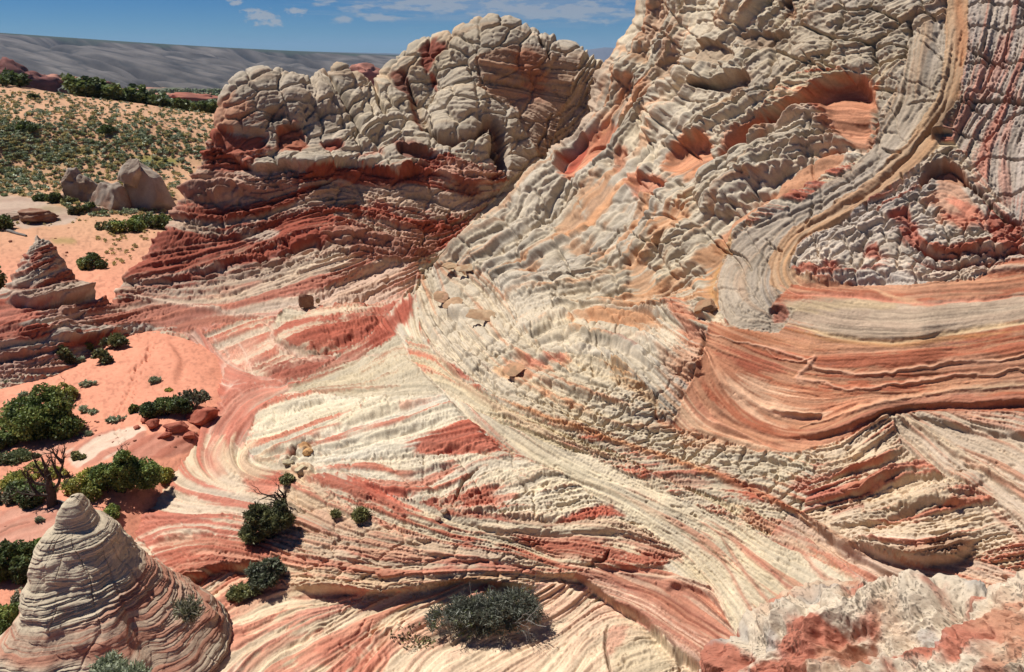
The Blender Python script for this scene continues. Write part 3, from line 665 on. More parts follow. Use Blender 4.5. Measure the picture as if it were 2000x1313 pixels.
line([(960, 775), (1050, 812), (1200, 862), (1330, 905), (1430, 940), (1520, 980), (1600, 1040)], 6, (222, 150, 92), .9, -6)
line([(1370, 905), (1430, 940), (1500, 970), (1560, 1005)], 9, (200, 112, 76), .75, 0)
# -- foot of the right slope
ledge([(820, 640), (880, 700), (960, 765), (1050, 800), (1200, 850)], 9, 20, 1)
ledge([(830, 600), (880, 665), (960, 715), (1010, 745)], 8, 22, 1)
ledge([(1030, 745), (1100, 760), (1160, 778), (1210, 790), (1250, 830)], 10, 20, -1)
ledge([(870, 600), (880, 615), (940, 620), (980, 640)], 12, 20, -1)
ledge([(980, 690), (1040, 700), (1080, 705)], 10, 20, -1)
paint([(985, 690), (1040, 692), (1100, 700), (1080, 725), (1020, 735), (985, 715)], (222, 150, 104), .7, 6, 1.2)
paint([(1010, 710), (1050, 690), (1095, 700), (1060, 712)], (204, 116, 88), .7, 4, 1.2)
paint([(970, 720), (1010, 735), (1000, 745), (965, 735)], (222, 170, 116), .8, 4, .6)
paint([(1190, 695), (1225, 705), (1250, 745), (1290, 790), (1270, 800), (1225, 760)], (190, 144, 84), .55, 8, 1)
line([(1280, 800), (1290, 825), (1350, 850), (1440, 875)], 7, (214, 132, 84), .85, 4)
ledge([(1385, 815), (1430, 838), (1500, 870), (1540, 882)], 12, 22, 1)
ledge([(1340, 828), (1400, 850), (1480, 872)], 7, 16, 1)
# -- tangled body: bosses, rusty pockets, alcoves
alcove([(1085, 330), (1100, 290), (1135, 262), (1145, 270), (1125, 310), (1110, 340)], 26, 6, 60)
paint([(1095, 335), (1105, 295), (1140, 265), (1190, 235), (1205, 255), (1180, 300), (1130, 345), (1100, 345)], (226, 138, 92), .9, 5, .8, dep=8)
paint([(1095, 335), (1103, 298), (1135, 268), (1142, 280), (1115, 330)], (196, 86, 58), .9, 4, .5)
paint([(1160, 235), (1200, 190), (1240, 170), (1290, 180), (1280, 210), (1220, 235), (1180, 250)], (216, 152, 104), .7, 8, 1.2)
paint([(1200, 160), (1230, 150), (1280, 165), (1270, 185), (1210, 190)], (206, 134, 86), .6, 7, 1.2)
paint([(1190, 80), (1220, 90), (1265, 105), (1255, 120), (1220, 110)], (206, 148, 96), .6, 6, 1)
paint([(1240, 0), (1300, 5), (1330, 60), (1310, 100), (1260, 80), (1240, 40)], (208, 146, 108), .45, 10, 1.6)
for p_, d_, c_p in [([(1300, 285), (1330, 260), (1372, 258), (1385, 300), (1372, 330), (1320, 330), (1290, 322)], 30, (206, 124, 72)), ([(1400, 300), (1420, 255), (1480, 215), (1560, 180), (1600, 150), (1650, 140), (1690, 160), (1700, 210), (1640, 205), (1560, 215), (1510, 230), (1460, 250), (1440, 300), (1410, 315)], 42, (200, 118, 74)),
                     ([(1222, 350), (1250, 335), (1295, 350), (1300, 370), (1240, 378)], 22, (204, 124, 84)), ([(1200, 300), (1215, 290), (1228, 310), (1215, 335), (1202, 330)], 18, (196, 124, 84)), ([(1345, 160), (1400, 150), (1450, 135), (1462, 160), (1420, 178), (1350, 172)], 26, (170, 140, 112)),
                     ([(1350, 100), (1400, 85), (1440, 105), (1430, 125), (1360, 128)], 20, (176, 150, 120)), ([(1440, 70), (1480, 60), (1530, 68), (1520, 90), (1460, 100)], 20, (170, 140, 112)), ([(1500, 68), (1535, 60), (1545, 78), (1510, 82)], 16, (170, 150, 126)), ([(1535, 5), (1552, 0), (1556, 35), (1540, 40)], 16, (170, 120, 84)),
                     ([(1790, 345), (1820, 315), (1850, 308), (1878, 325), (1900, 360), (1870, 352), (1830, 345), (1800, 365)], 28, (188, 134, 96)), ([(1722, 52), (1735, 45), (1755, 52), (1750, 62), (1726, 62)], 16, (170, 150, 130)),
                     ([(1560, 245), (1575, 225), (1590, 232), (1580, 256), (1562, 258)], 14, (180, 160, 136)), ([(1285, 120), (1340, 108), (1345, 128), (1320, 150), (1290, 170), (1283, 150)], 14, (180, 150, 120)), ([(1163, 195), (1185, 160), (1190, 175), (1178, 200)], 16, (190, 140, 100))]:
    paint(p_, c_p, .8, 5, .7); alcove(p_, d_ if d_ > 25 else d_ * .6, 7, 55)
paint([(1430, 300), (1470, 255), (1520, 235), (1600, 225), (1620, 200), (1690, 190), (1705, 230), (1700, 270), (1650, 280), (1600, 260), (1560, 215), (1500, 240), (1450, 290)], (204, 130, 90), .85, 5, .8)
paint([(1320, 320), (1370, 308), (1385, 330), (1360, 352), (1310, 345)], (214, 140, 88), .8, 6, .8)
paint([(1430, 300), (1475, 285), (1545, 265), (1560, 250), (1510, 245), (1460, 270)], (208, 186, 158), .0, 5)
bump(1560, 240, 66, 36, 25, 16); bump(1500, 300, 80, 34, 25, 20); bump(1620, 280, 50, 16, -5, 12); bump(1420, 350, 80, 46, 50, 24)
paint([(1500, 232), (1560, 205), (1620, 250), (1680, 265), (1690, 290), (1600, 300), (1500, 330), (1480, 280)], (208, 190, 164), .75, 7, .8)
paint([(1500, 355), (1600, 300), (1655, 300), (1640, 325), (1560, 370), (1480, 425), (1430, 460), (1405, 490), (1390, 480), (1420, 430), (1470, 380)], (202, 138, 94), .9, 5, .8, dep=12)
ledge([(1395, 470), (1440, 420), (1510, 370), (1520, 345), (1600, 305), (1650, 300)], 26, 40, 1)
paint([(1365, 480), (1400, 470), (1410, 500), (1392, 560), (1400, 610), (1380, 610), (1372, 560), (1365, 520)], (190, 134, 86), .85, 6, 1, dep=8)
line([(1440, 450), (1400, 510), (1388, 560), (1398, 600)], 7, (206, 150, 76), .7, 4)
bump(1330, 480, 46, 60, 20, 18); bump(1250, 460, 55, 40, 50, 16); bump(1205, 490, 30, 30, 0, 12)
for p_ in [[(1130, 385), (1165, 350), (1200, 360), (1190, 400), (1150, 430)], [(1080, 440), (1130, 400), (1150, 425), (1100, 455)], [(1230, 400), (1260, 385), (1280, 410), (1250, 430)], [(1265, 410), (1320, 400), (1330, 425), (1290, 450)], [(1100, 470), (1150, 460), (1170, 490), (1120, 500)],
           [(1270, 560), (1340, 545), (1360, 570), (1290, 590)], [(1215, 440), (1240, 500), (1270, 520), (1280, 560), (1235, 590), (1225, 540)], [(1015, 500), (1060, 520), (1050, 550), (1010, 540)], [(1130, 590), (1200, 598), (1280, 615), (1270, 640), (1150, 618)]]:
    paint(p_, (208, 150, 100), .7, 8, 1.5, dep=7)
paint([(1160, 592), (1240, 595), (1280, 612), (1260, 632), (1160, 618)], (196, 136, 88), .7, 5, .8)
bump(1180, 605, 40, 16, -8, 10); bump(1240, 612, 36, 14, 0, 10)
for b_ in [(1130, 665, 34, 20, -50, 12), (1010, 560, 70, 34, -10, 12), (1060, 610, 60, 30, 30, 16), (1130, 520, 60, 24, 30, 14), (1180, 440, 50, 22, 40, 14), (1060, 470, 60, 20, 35, 14), (1000, 460, 60, 20, 40, 12), (930, 470, 60, 18, 40, 10), (1150, 330, 60, 26, 45, 14), (1060, 370, 70, 26, 42, 14), (1250, 250, 80, 30, 40, 18), (1230, 130, 34, 26, 0, 16), (1230, 210, 60, 22, 45, 10), (1400, 110, 90, 34, 30, 14), (1300, 240, 50, 40, 0, 16), (1280, 180, 50, 20, 30, 10),
           (1380, 230, 60, 24, 20, 12), (1480, 190, 80, 20, 28, 14), (1350, 60, 60, 40, 40, 14), (1450, 20, 60, 40, 20, 14), (1290, 390, 50, 30, 20, 14), (1340, 560, 40, 24, 20, 12), (1320, 620, 40, 20, 10, 14), (1200, 560, 50, 16, -20, 10), (1240, 670, 50, 18, -15, 10), (1320, 700, 60, 22, -30, 10), (1210, 150, 24, 16, 0, 10), (960, 520, 40, 14, 10, 10), (1145, 400, 28, 16, 30, 10), (1345, 385, 30, 20, 40, 10)]:
    bump(*b_[:5], b_[5] * .7)
paint([(1300, 595), (1340, 600), (1370, 640), (1400, 650), (1380, 680), (1330, 650)], (206, 120, 80), .75, 5, 1)
bump(1372, 610, 22, 14, -20, 14); bump(1310, 600, 24, 14, 10, 10)
line([(1378, 650), (1374, 680), (1365, 700)], 4, (60, 44, 34), .7, 10)
paint([(1170, 640), (1200, 655), (1240, 665), (1250, 690), (1200, 665)], (186, 112, 90), .5, 4, 1)
paint([(1290, 690), (1330, 700), (1350, 740), (1320, 750), (1290, 730)], (196, 140, 98), .5, 8, 1)
for p_ in [[(1590, 165), (1690, 148), (1708, 220), (1690, 292), (1640, 264), (1615, 225)]]:
    paint(p_, (206, 138, 98), .9, 6, .6)
for p_ in [[(1590, 160), (1690, 145), (1712, 220), (1690, 296), (1640, 264), (1612, 225)], [(1400, 300), (1420, 255), (1480, 215), (1560, 180), (1600, 150), (1650, 140), (1690, 160), (1700, 210), (1640, 205), (1560, 215), (1510, 230), (1460, 250), (1440, 300), (1410, 315)],
           [(1500, 355), (1600, 300), (1655, 300), (1640, 325), (1560, 370), (1480, 425), (1430, 460), (1405, 490), (1390, 480), (1420, 430), (1470, 380)], [(1365, 480), (1400, 470), (1410, 500), (1392, 560), (1400, 610), (1380, 610), (1372, 560), (1365, 520)],
           [(1095, 335), (1105, 295), (1140, 265), (1190, 235), (1205, 255), (1180, 300), (1130, 345), (1100, 345)], [(1300, 285), (1330, 260), (1372, 258), (1385, 300), (1372, 345), (1320, 345), (1290, 322)], [(1820, 330), (1850, 315), (1880, 340), (1900, 380), (1900, 420), (1860, 430), (1830, 390)],
           [(1265, 410), (1320, 400), (1330, 425), (1290, 450)], [(1215, 440), (1240, 500), (1270, 520), (1280, 560), (1235, 590), (1225, 540)], [(1130, 385), (1165, 350), (1200, 360), (1190, 400), (1150, 430)]]:
    flatten(p_)
# -- folded band and channel
for s_, d_ in [([(1880, 60), (1852, 190), (1780, 300), (1690, 380), (1560, 455), (1520, 510)], 4), ([(1866, 60), (1840, 190), (1772, 290), (1660, 370), (1540, 440), (1480, 520), (1510, 590)], 3), ([(1720, 300), (1620, 380), (1480, 450)], 4), ([(1800, 330), (1700, 400), (1580, 460), (1545, 500)], 5), ([(1760, 370), (1660, 430), (1590, 470)], 5)]:
    line(s_, 3.0, (140, 112, 84), .25, d_)
ledge([(1860, 60), (1850, 160), (1800, 270), (1720, 350), (1600, 425)], 5, 20, 1)
line([(1866, -20), (1880, 60), (1878, 130)], 11, (204, 140, 92), .7, 4)
ledge([(1890, 160), (1880, 190), (1850, 230), (1822, 262), (1835, 275)], 18, 26, -1)
paint([(1850, 195), (1888, 190), (1870, 235), (1835, 268), (1815, 255)], (150, 124, 98), .7, 5, .8)  # shade under the overhang painted in as a darker patch
line([(1700, 190), (1712, 225), (1700, 290)], 6, (120, 104, 86), .4, 9)
bump(1690, 90, 75, 40, 20, 9); bump(1600, 80, 60, 50, 20, 9); bump(1780, 130, 60, 70, 70, 8); bump(1640, 20, 70, 34, 10, 8); bump(1760, 20, 70, 40, 10, 8)
# -- inner core
ledge([(1545, 545), (1600, 555), (1680, 548), (1760, 540)], 10, 24, -1)
bump(1620, 490, 90, 40, 30, 14); bump(1740, 420, 80, 24, 30, 8)
for p_ in [[(1690, 490), (1712, 475), (1718, 500), (1695, 505)], [(1745, 420), (1775, 415), (1785, 440), (1750, 440)], [(1760, 445), (1795, 440), (1800, 480), (1830, 500), (1790, 490), (1765, 470)], [(1610, 520), (1630, 525), (1625, 532)], [(1920, 400), (1990, 440), (1990, 480), (1940, 470)]]:
    paint(p_, (186, 92, 64), .85, 4, .8, dep=3)
paint([(1820, 330), (1850, 315), (1880, 340), (1900, 380), (1920, 430), (1880, 450), (1840, 440), (1825, 390)], (214, 150, 112), .75, 8, 1.3)
paint([(1850, 420), (1900, 390), (1950, 420), (1940, 450), (1880, 460)], (206, 106, 76), .6, 8, 1.8)
line([(1780, 480), (1840, 500), (1880, 492), (1960, 490), (2080, 470)], 7, (200, 106, 78), .8, 8)
line([(1750, 520), (1820, 540), (1900, 530), (2060, 515)], 6, (222, 190, 160), .8, -5)
line([(1765, 495), (1830, 520), (1900, 512), (2060, 500)], 5, (180, 98, 72), .8, 5)
for b_ in [(1800, 470, 40, 20, -20, 10), (1870, 480, 46, 18, 5, 10), (1940, 470, 40, 22, 15, 10), (1830, 455, 26, 16, 0, 8), (1760, 440, 22, 14, 0, 8), (1905, 440, 26, 18, 0, 8)]: bump(*b_)
line([(1880, 340), (1920, 380), (1960, 420), (2010, 445)], 5, (90, 60, 48), .6, 14)
# right edge: brick streaks
for p_ in [[(1905, 190), (1920, 130), (1950, 90), (1972, 75), (1975, 130), (1950, 180), (1925, 200)], [(1905, 340), (1920, 290), (1950, 240), (1975, 215), (1965, 270), (1935, 340), (1915, 360)], [(1945, 350), (1965, 310), (1978, 350), (1985, 400), (1960, 380)], [(1975, 140), (1992, 130), (1985, 200), (1972, 190)], [(1870, 240), (1925, 200), (1915, 220), (1880, 260)]]:
    paint(p_, (198, 130, 108), .6, 7, 1.8)
line([(1890, 200), (1930, 195), (1985, 198), (2050, 195)], 3, (90, 64, 50), .5, 12)
line([(1900, 100), (1960, 130), (1970, 140)], 2.5, (100, 74, 60), .5, 9)
# -- orange bowl
paint([(1505, 598), (1540, 588), (1620, 580), (1700, 585), (1760, 592), (1860, 590), (2000, 572), (2200, 560), (2200, 600), (2000, 628), (1900, 645), (1760, 665), (1660, 662), (1560, 640), (1520, 625)], (188, 170, 144), .85, 6, 1)
paint([(1530, 592), (1620, 584), (1740, 590), (1720, 605), (1560, 606)], (200, 172, 122), .5, 6, .8)
line([(1520, 555), (1560, 572), (1640, 575), (1720, 585), (1790, 591), (1860, 588), (2000, 575)], 4, (232, 150, 116), .85, 3)
line([(1700, 562), (1750, 582), (1800, 590)], 4, (236, 184, 136), .8, 0)
paint([(1560, 555), (1700, 562), (1800, 575), (1900, 575), (2100, 560), (2100, 545), (1900, 552), (1760, 556), (1640, 552)], (190, 136, 100), .75, 6, 1)
line([(1530, 632), (1640, 658), (1740, 668), (1830, 655), (1920, 640), (2080, 618)], 5, (228, 192, 140), .9, 3)
line([(1520, 640), (1640, 666), (1760, 674), (1850, 660), (2000, 645)], 5, (196, 138, 74), .6, 0)
bump(1516, 612, 22, 16, 0, -10); paint([(1500, 600), (1530, 595), (1540, 620), (1510, 628)], (170, 92, 68), .8, 4, .4)
paint([(1395, 640), (1440, 645), (1520, 660), (1500, 690), (1420, 680)], (190, 122, 78), .6, 10, 1)
line([(1385, 655), (1430, 668), (1510, 678), (1550, 700), (1590, 720), (1660, 730), (1760, 722), (1850, 705), (2060, 695)], 3.5, (240, 184, 146), .9, -3, 1.8)
line([(1500, 680), (1530, 700), (1560, 712), (1590, 705), (1552, 735), (1600, 745), (1650, 765), (1760, 750), (1900, 728), (2060, 722)], 3.5, (240, 180, 142), .85, -3, 2.0)
paint([(1400, 680), (1500, 690), (1540, 715), (1490, 740), (1440, 730), (1400, 705)], (186, 96, 66), .7, 10, 1.2)
paint([(1590, 690), (1760, 690), (1900, 672), (2100, 660), (2100, 690), (1850, 705), (1700, 722), (1620, 715)], (196, 110, 74), .6, 8, 1.2)
paint([(1430, 700), (1380, 690), (1395, 740), (1440, 780), (1500, 810), (1580, 825), (1560, 790), (1480, 760)], (204, 132, 92), .7, 10, 1.2)
line([(1380, 690), (1400, 735), (1450, 775), (1500, 800), (1560, 812), (1600, 808)], 9, (234, 192, 152), .75, -6, 1.2)
line([(1345, 745), (1375, 790), (1430, 825), (1500, 850), (1560, 858)], 5, (226, 160, 118), .7, 3)
ledge([(1500, 800), (1560, 812), (1610, 810)], 8, 18, -1)
ledge([(1500, 858), (1580, 855), (1660, 835), (1750, 800), (1900, 790), (2100, 780)], 10, 26, -1)
paint([(1560, 850), (1640, 830), (1740, 785), (1900, 775), (2100, 770), (2100, 790), (1900, 798), (1750, 806), (1640, 856)], (186, 122, 92), .75, 5, 1.2)
line([(1560, 838), (1680, 800), (1760, 780), (1900, 760), (2080, 750)], 5, (236, 182, 140), .7, -4)
paint([(1840, 760), (1960, 745), (2100, 742), (2100, 755), (1960, 762)], (178, 150, 118), .7, 6, 1)
paint([(1780, 715), (1900, 700), (2100, 700), (2100, 725), (1900, 728), (1800, 735)], (176, 132, 100), .6, 6, 1.5)
line([(1700, 830), (1740, 812), (1820, 850), (1900, 900), (2000, 960)], 7, (232, 206, 168), .7, -8)
paint([(1420, 690), (1380, 700), (1390, 745), (1440, 790), (1500, 815), (1600, 822), (1680, 790), (1600, 770), (1540, 745), (1470, 730)], (214, 144, 102), .65, 10, 1.4)
paint([(1440, 735), (1500, 745), (1560, 785), (1600, 805), (1540, 812), (1480, 795), (1430, 765)], (234, 188, 148), .75, 8, 1.8)
paint([(1380, 800), (1440, 835), (1540, 862), (1660, 842), (1600, 870), (1500, 876), (1400, 840)], (226, 160, 120), .7, 7, 1.2)
paint([(1350, 740), (1330, 770), (1345, 820), (1400, 838), (1370, 790)], (222, 150, 112), .7, 8, 1.2)
paint([(1330, 690), (1372, 640), (1400, 660), (1395, 730), (1370, 770), (1330, 800), (1300, 790), (1310, 740)], (206, 144, 104), .65, 12, 1.8)
paint([(1285, 770), (1330, 790), (1400, 850), (1480, 885), (1440, 890), (1350, 860), (1300, 830)], (222, 190, 150), .6, 10, 1.5)
# -- lower right
ledge([(1750, 808), (1860, 830), (1960, 850), (2080, 860)], 8, 22, -1)
ledge([(1640, 1068), (1700, 1082), (1800, 1096), (1870, 1086), (1915, 1052)], 34, 46, -1, w=3)
paint([(1680, 1078), (1780, 1092), (1860, 1086), (1900, 1060), (1880, 1050), (1780, 1075)], (196, 144, 108), .6, 5, .6)
ledge([(1560, 1005), (1640, 1068), (1700, 1105), (1800, 1160), (1900, 1200)], 20, 26, -1, w=2)
line([(1560, 1000), (1640, 1055), (1700, 1095)], 6, (206, 140, 96), .6, -6)
ledge([(1620, 1060), (1680, 1110), (1760, 1160)], 10, 16, -1)
ledge([(1500, 1000), (1560, 1040), (1640, 1100), (1720, 1150)], 9, 14, 1)
paint([(1540, 940), (1600, 955), (1640, 965), (1630, 975), (1560, 965)], (200, 116, 92), .75, 5, 1.6)
paint([(1560, 925), (1610, 925), (1620, 940), (1570, 942)], (210, 138, 110), .6, 6, 1.6)
line([(1620, 1005), (1680, 990), (1690, 1000)], 6, (186, 98, 76), .6, 2)
ledge([(1600, 1035), (1720, 1025), (1800, 990), (1900, 985)], 12, 22, -1)
ledge([(1590, 985), (1700, 955), (1770, 920)], 12, 24, -1); ledge([(1600, 935), (1700, 905), (1760, 885)], 9, 24, -1)
ledge([(1950, 1130), (1960, 1125), (2000, 1150), (2080, 1160)], 12, 20, -1)
bump(1850, 960, 100, 26, 22, 12); bump(1700, 1000, 80, 22, 15, 10); bump(1800, 1045, 110, 22, 8, 12); bump(1740, 930, 60, 20, 25, 10); bump(1640, 1040, 60, 16, 0, 8)
line([(1930, 985), (1975, 1030), (2010, 1070)], 6, (200, 128, 100), .6, 3)
# -- bottom floor
paint([(860, 1200), (1060, 1150), (1150, 1150), (1260, 1225), (1400, 1340), (1350, 1440), (760, 1440), (780, 1320), (900, 1240)], (244, 214, 176), .8, 20, 1)
paint([(980, 1190), (1070, 1158), (1160, 1165), (1200, 1205), (1120, 1210), (1040, 1210)], (236, 180, 148), .5, 16, 1.2)
paint([(800, 1210), (860, 1200), (880, 1225), (860, 1260), (790, 1270)], (236, 178, 142), .75, 14, .8)
paint([(1180, 1240), (1200, 1215), (1230, 1215), (1215, 1250), (1190, 1280)], (224, 156, 126), .7, 5, .6)
paint([(1200, 1260), (1260, 1235), (1300, 1250), (1310, 1320), (1240, 1340), (1195, 1300)], (206, 190, 152), .6, 7, .6)
line([(1188, 1220), (1178, 1260), (1190, 1290), (1196, 1330)], 2.6, (80, 52, 40), .7, 7, 1.2)
line([(1195, 1262), (1240, 1245), (1270, 1238)], 2, (130, 96, 70), .6, 5, .8)
line([(1300, 1250), (1320, 1270), (1325, 1300), (1316, 1330)], 2.4, (100, 66, 50), .6, 6, 1)
for v_ in range(6):
    o_ = v_ * 17
    line([(640 + o_, 1340), (655 + o_, 1310), (690 + o_ * .8, 1285), (668 + o_ * .85, 1262), (700 + o_ * .8, 1240), (716 + o_ * .9, 1215)], 4.5, (206, 118, 88), .7, 2.2, .8)
ledge([(725, 1260), (735, 1235), (780, 1215), (800, 1200)], 7, 16, 1)
paint([(626, 1270), (680, 1262), (720, 1290), (700, 1320), (640, 1310)], (210, 122, 92), .6, 8, 1.3)
for s_, w_ in [([(330, 1330), (420, 1262), (520, 1215), (560, 1180)], 6), ([(450, 1330), (540, 1260), (600, 1235)], 8), ([(400, 1200), (480, 1160), (560, 1150)], 9), ([(560, 1165), (640, 1160), (720, 1158)], 5)]:
    line(s_, w_, (214, 130, 100), .65, 1.5)
ledge([(600, 1172), (660, 1160), (700, 1156)], 5, 18, -1); ledge([(640, 1190), (700, 1165), (780, 1158)], 5, 18, -1); ledge([(550, 1262), (600, 1240), (640, 1215)], 5, 16, -1)
paint([(430, 1120), (560, 1140), (520, 1170), (440, 1230), (380, 1260), (300, 1320), (250, 1300), (430, 1200)], (222, 142, 112), .5, 16, 1.2)
# -- ledges of the left rock
paint([(-100, 600), (40, 585), (130, 575), (190, 590), (160, 612), (60, 640), (100, 670), (-20, 680), (-200, 690)], (180, 90, 64), .85, 7, 1.2)
paint([(20, 575), (40, 540), (80, 560), (190, 545), (190, 575), (120, 585), (40, 592)], (196, 172, 148), .8, 6, 1)
line([(0, 560), (60, 562), (120, 545), (190, 535)], 8, (176, 92, 66), .75, 6)
ledge([(10, 592), (80, 592), (140, 580), (200, 572)], 16, 24, -1)
paint([(95, 605), (150, 600), (180, 620), (150, 645), (90, 630)], (206, 170, 146), .7, 6, 1)
for b_ in [(135, 605, 18, 8, 5, 8), (120, 640, 34, 10, -5, 8), (70, 655, 34, 12, 5, 9), (120, 655, 26, 12, 0, 8), (160, 650, 26, 12, 8, 8), (40, 680, 60, 10, 5, 7), (125, 670, 40, 8, 8, 7), (210, 660, 60, 10, 5, 6)]: bump(*b_)
paint([(-200, 700), (20, 680), (120, 690), (110, 715), (0, 745), (-200, 780)], (200, 152, 130), .8, 6, 1.6)
ledge([(-100, 720), (0, 700), (60, 690), (130, 680)], 9, 16, -1); ledge([(-100, 700), (60, 672), (150, 668), (230, 655), (330, 640)], 12, 20, -1)
paint([(180, 560), (228, 540), (232, 560), (222, 572), (185, 582)], (214, 200, 176), .8, 5, .8)
# wandering cracks over the pale slope
rc_ = random.Random(12)
for k in range(60):
    u_ = rc_.uniform(900, 1900); v_ = rc_.uniform(-20, 700)
    if RID[int((v_ - V0) * SC), int((u_ - U0) * SC)] not in CRACKED: continue
    a_ = math.radians(rc_.choice([-50, -40, -30, 40, 60, 80]) + rc_.uniform(-12, 12)); q_ = [(u_, v_)]
    for _ in range(rc_.randint(3, 7)):
        if RID[int((min(max(q_[-1][1], -150), 1400) - V0) * SC), int((min(q_[-1][0], 2190) - U0) * SC)] not in CRACKED: break
        a_ += rc_.uniform(-.5, .5); q_.append((q_[-1][0] + 20 * math.cos(a_), q_[-1][1] + 20 * math.sin(a_)))
    if len(q_) > 2: line(q_, rc_.uniform(1.6, 2.6), None, 0, rc_.uniform(4, 9))
# fine pitting of the pale rock
pit = np.maximum(0, vnoise(7, 5) + vnoise(4, 3) * .6 - 0.75); H -= pit * 7 * param('lump', 6) / 17

# crisp the small relief
H = blur(H, 1.0); H += 0.7 * (H - blur(H, 3.2))
# ----------------------------------------------------------------- the lie of the rock: points from image pixels with chosen range or height, smooth surface through them
class Spline:
    def __init__(self, pts, power=1.5, reg=2e-4):
        P = np.array(pts, float)
        self.q = np.stack([np.arctan2(P[:, 0], P[:, 1]), np.log(np.hypot(P[:, 0], P[:, 1]))], -1)
        z = P[:, 2]; n = len(z); self.p = power
        D = np.hypot(*(self.q[:, None] - self.q[None]).transpose(2, 0, 1))
        K = D ** power + 0 * np.eye(n)
        K = -K + np.eye(n) * reg
        A = np.zeros((n + 3, n + 3)); A[:n, :n] = K; A[:n, n] = 1; A[:n, n + 1:] = self.q; A[n, :n] = 1; A[n + 1:, :n] = self.q.T
        self.w = np.linalg.solve(A, np.concatenate([z, [0, 0, 0]]))
    def grid(self, az, lr):
        out = np.zeros((len(lr), len(az)), np.float32) + self.w[len(self.q)]
        A, L = np.meshgrid(az, lr)
        out += self.w[-2] * A + self.w[-1] * L
        for (a, l), w in zip(self.q, self.w): out -= w * ((A - a) ** 2 + (L - l) ** 2) ** (self.p / 2)
        return out
def AR(*l): return [tuple(at_range(*p)) for p in l]
def AH(*l): return [tuple(at_height(*p)) for p in l]
def beyond(u, v, r, dr, z):
    a = at_range(u, v, r); k = (r + dr) / r
    return (a[0] * k, a[1] * k, z)

ROCK = AH((300, 1320, 0), (600, 1320, 0), (900, 1320, .1), (1200, 1320, .2), (1400, 1340, .3), (1600, 1420, .4), (300, 1500, 0), (1000, 1500, 0), (1700, 1500, .8), (-50, 1400, -.3),
          (500, 1190, 0), (900, 1190, 0), (1180, 1210, .1), (1060, 1160, .25), (560, 1160, .1), (750, 1165, .15), (440, 1140, 0), (330, 1180, -.1),
          (600, 1100, .75), (760, 1115, .8), (920, 1095, 1.0), (1080, 1095, 1.0), (700, 1020, 1.35), (600, 960, 1.5), (860, 1020, 1.6), (1000, 1040, 1.5),
          (400, 1090, .45), (480, 1060, .6), (330, 1020, .2), (420, 980, .7), (450, 900, 1.0), (520, 880, 1.3), (400, 780, .15), (350, 672, .1), (560, 930, 1.3),
          (700, 850, 2.1), (850, 800, 2.5), (600, 780, 1.5), (500, 700, 1.0), (700, 700, 1.7), (650, 630, 1.9), (560, 645, 1.3), (760, 620, 2.2), (500, 605, 1.2), (250, 600, .8), (720, 545, 1.9), (380, 590, 1.1), (820, 720, 2.6),
          (1000, 900, 2.2), (860, 930, 2.0), (1100, 980, 1.8), (1250, 1060, 1.4), (1400, 1150, 1.1), (1360, 1240, .6), (1290, 1130, .9), (1280, 1190, .6),
          (1300, 1000, 2.1), (1500, 1110, 1.9), (1700, 1180, 2.0), (1600, 1030, 2.5), (1800, 1000, 3.6), (1850, 1120, 2.7), (2000, 1150, 3.0), (2000, 1030, 4.0), (1750, 900, 4.1), (1950, 870, 5.0), (1620, 940, 3.5), (1600, 1250, 1.6),
          (830, 650, 2.7), (950, 730, 3.1), (1100, 825, 3.2), (1250, 870, 3.1), (1400, 920, 3.0), (1500, 960, 2.9),
          (990, 640, 4.1), (1100, 705, 4.2), (1220, 770, 4.1), (1350, 810, 3.9), (1550, 840, 4.1), (1780, 790, 5.2), (2000, 780, 5.9), (820, 560, 2.6), (890, 590, 3.2),
          (1400, 660, 5.8), (1600, 650, 6.5), (1800, 650, 7.0), (2000, 650, 7.3), (1500, 760, 4.8), (1280, 660, 5.0), (1180, 640, 4.9), (2150, 800, 6.0), (2150, 1000, 5.0),
          # floor under the sand and round the left rock
          (150, 1000, -1.3), (250, 850, -1.0), (100, 850, -1.6), (-100, 1000, -1.8), (200, 1080, -.9), (140, 1200, -1.0), (0, 1300, -1.0), (330, 860, -.3), (290, 940, -.5),
          (0, 735, .5), (60, 722, .5), (130, 697, .6), (-100, 720, .8), (-180, 775, 0), (160, 652, 1.1), (232, 648, .6), (60, 650, 1.7), (-80, 650, 1.8), (0, 600, 2.4), (60, 592, 2.6), (120, 592, 2.4), (190, 582, 1.9), (10, 562, 2.9), (100, 562, 3.0), (165, 556, 2.5), (-60, 590, 2.2), (30, 530, 3.5), (75, 530, 3.8), (132, 530, 3.4), (54, 492, 4.3), (80, 486, 4.7), (110, 492, 4.4), (78, 458, 5.3), (66, 462, 5.1), (92, 463, 5.1))
ROCK += [(p[0], p[1], -1.0) for p in AH((205, 700, .3), (255, 688, .3), (300, 682, .3), (335, 715, .3), (160, 735, .2), (280, 740, .3), (115, 768, .1), (345, 765, .3), (220, 745, .3), (40, 790, 0))]
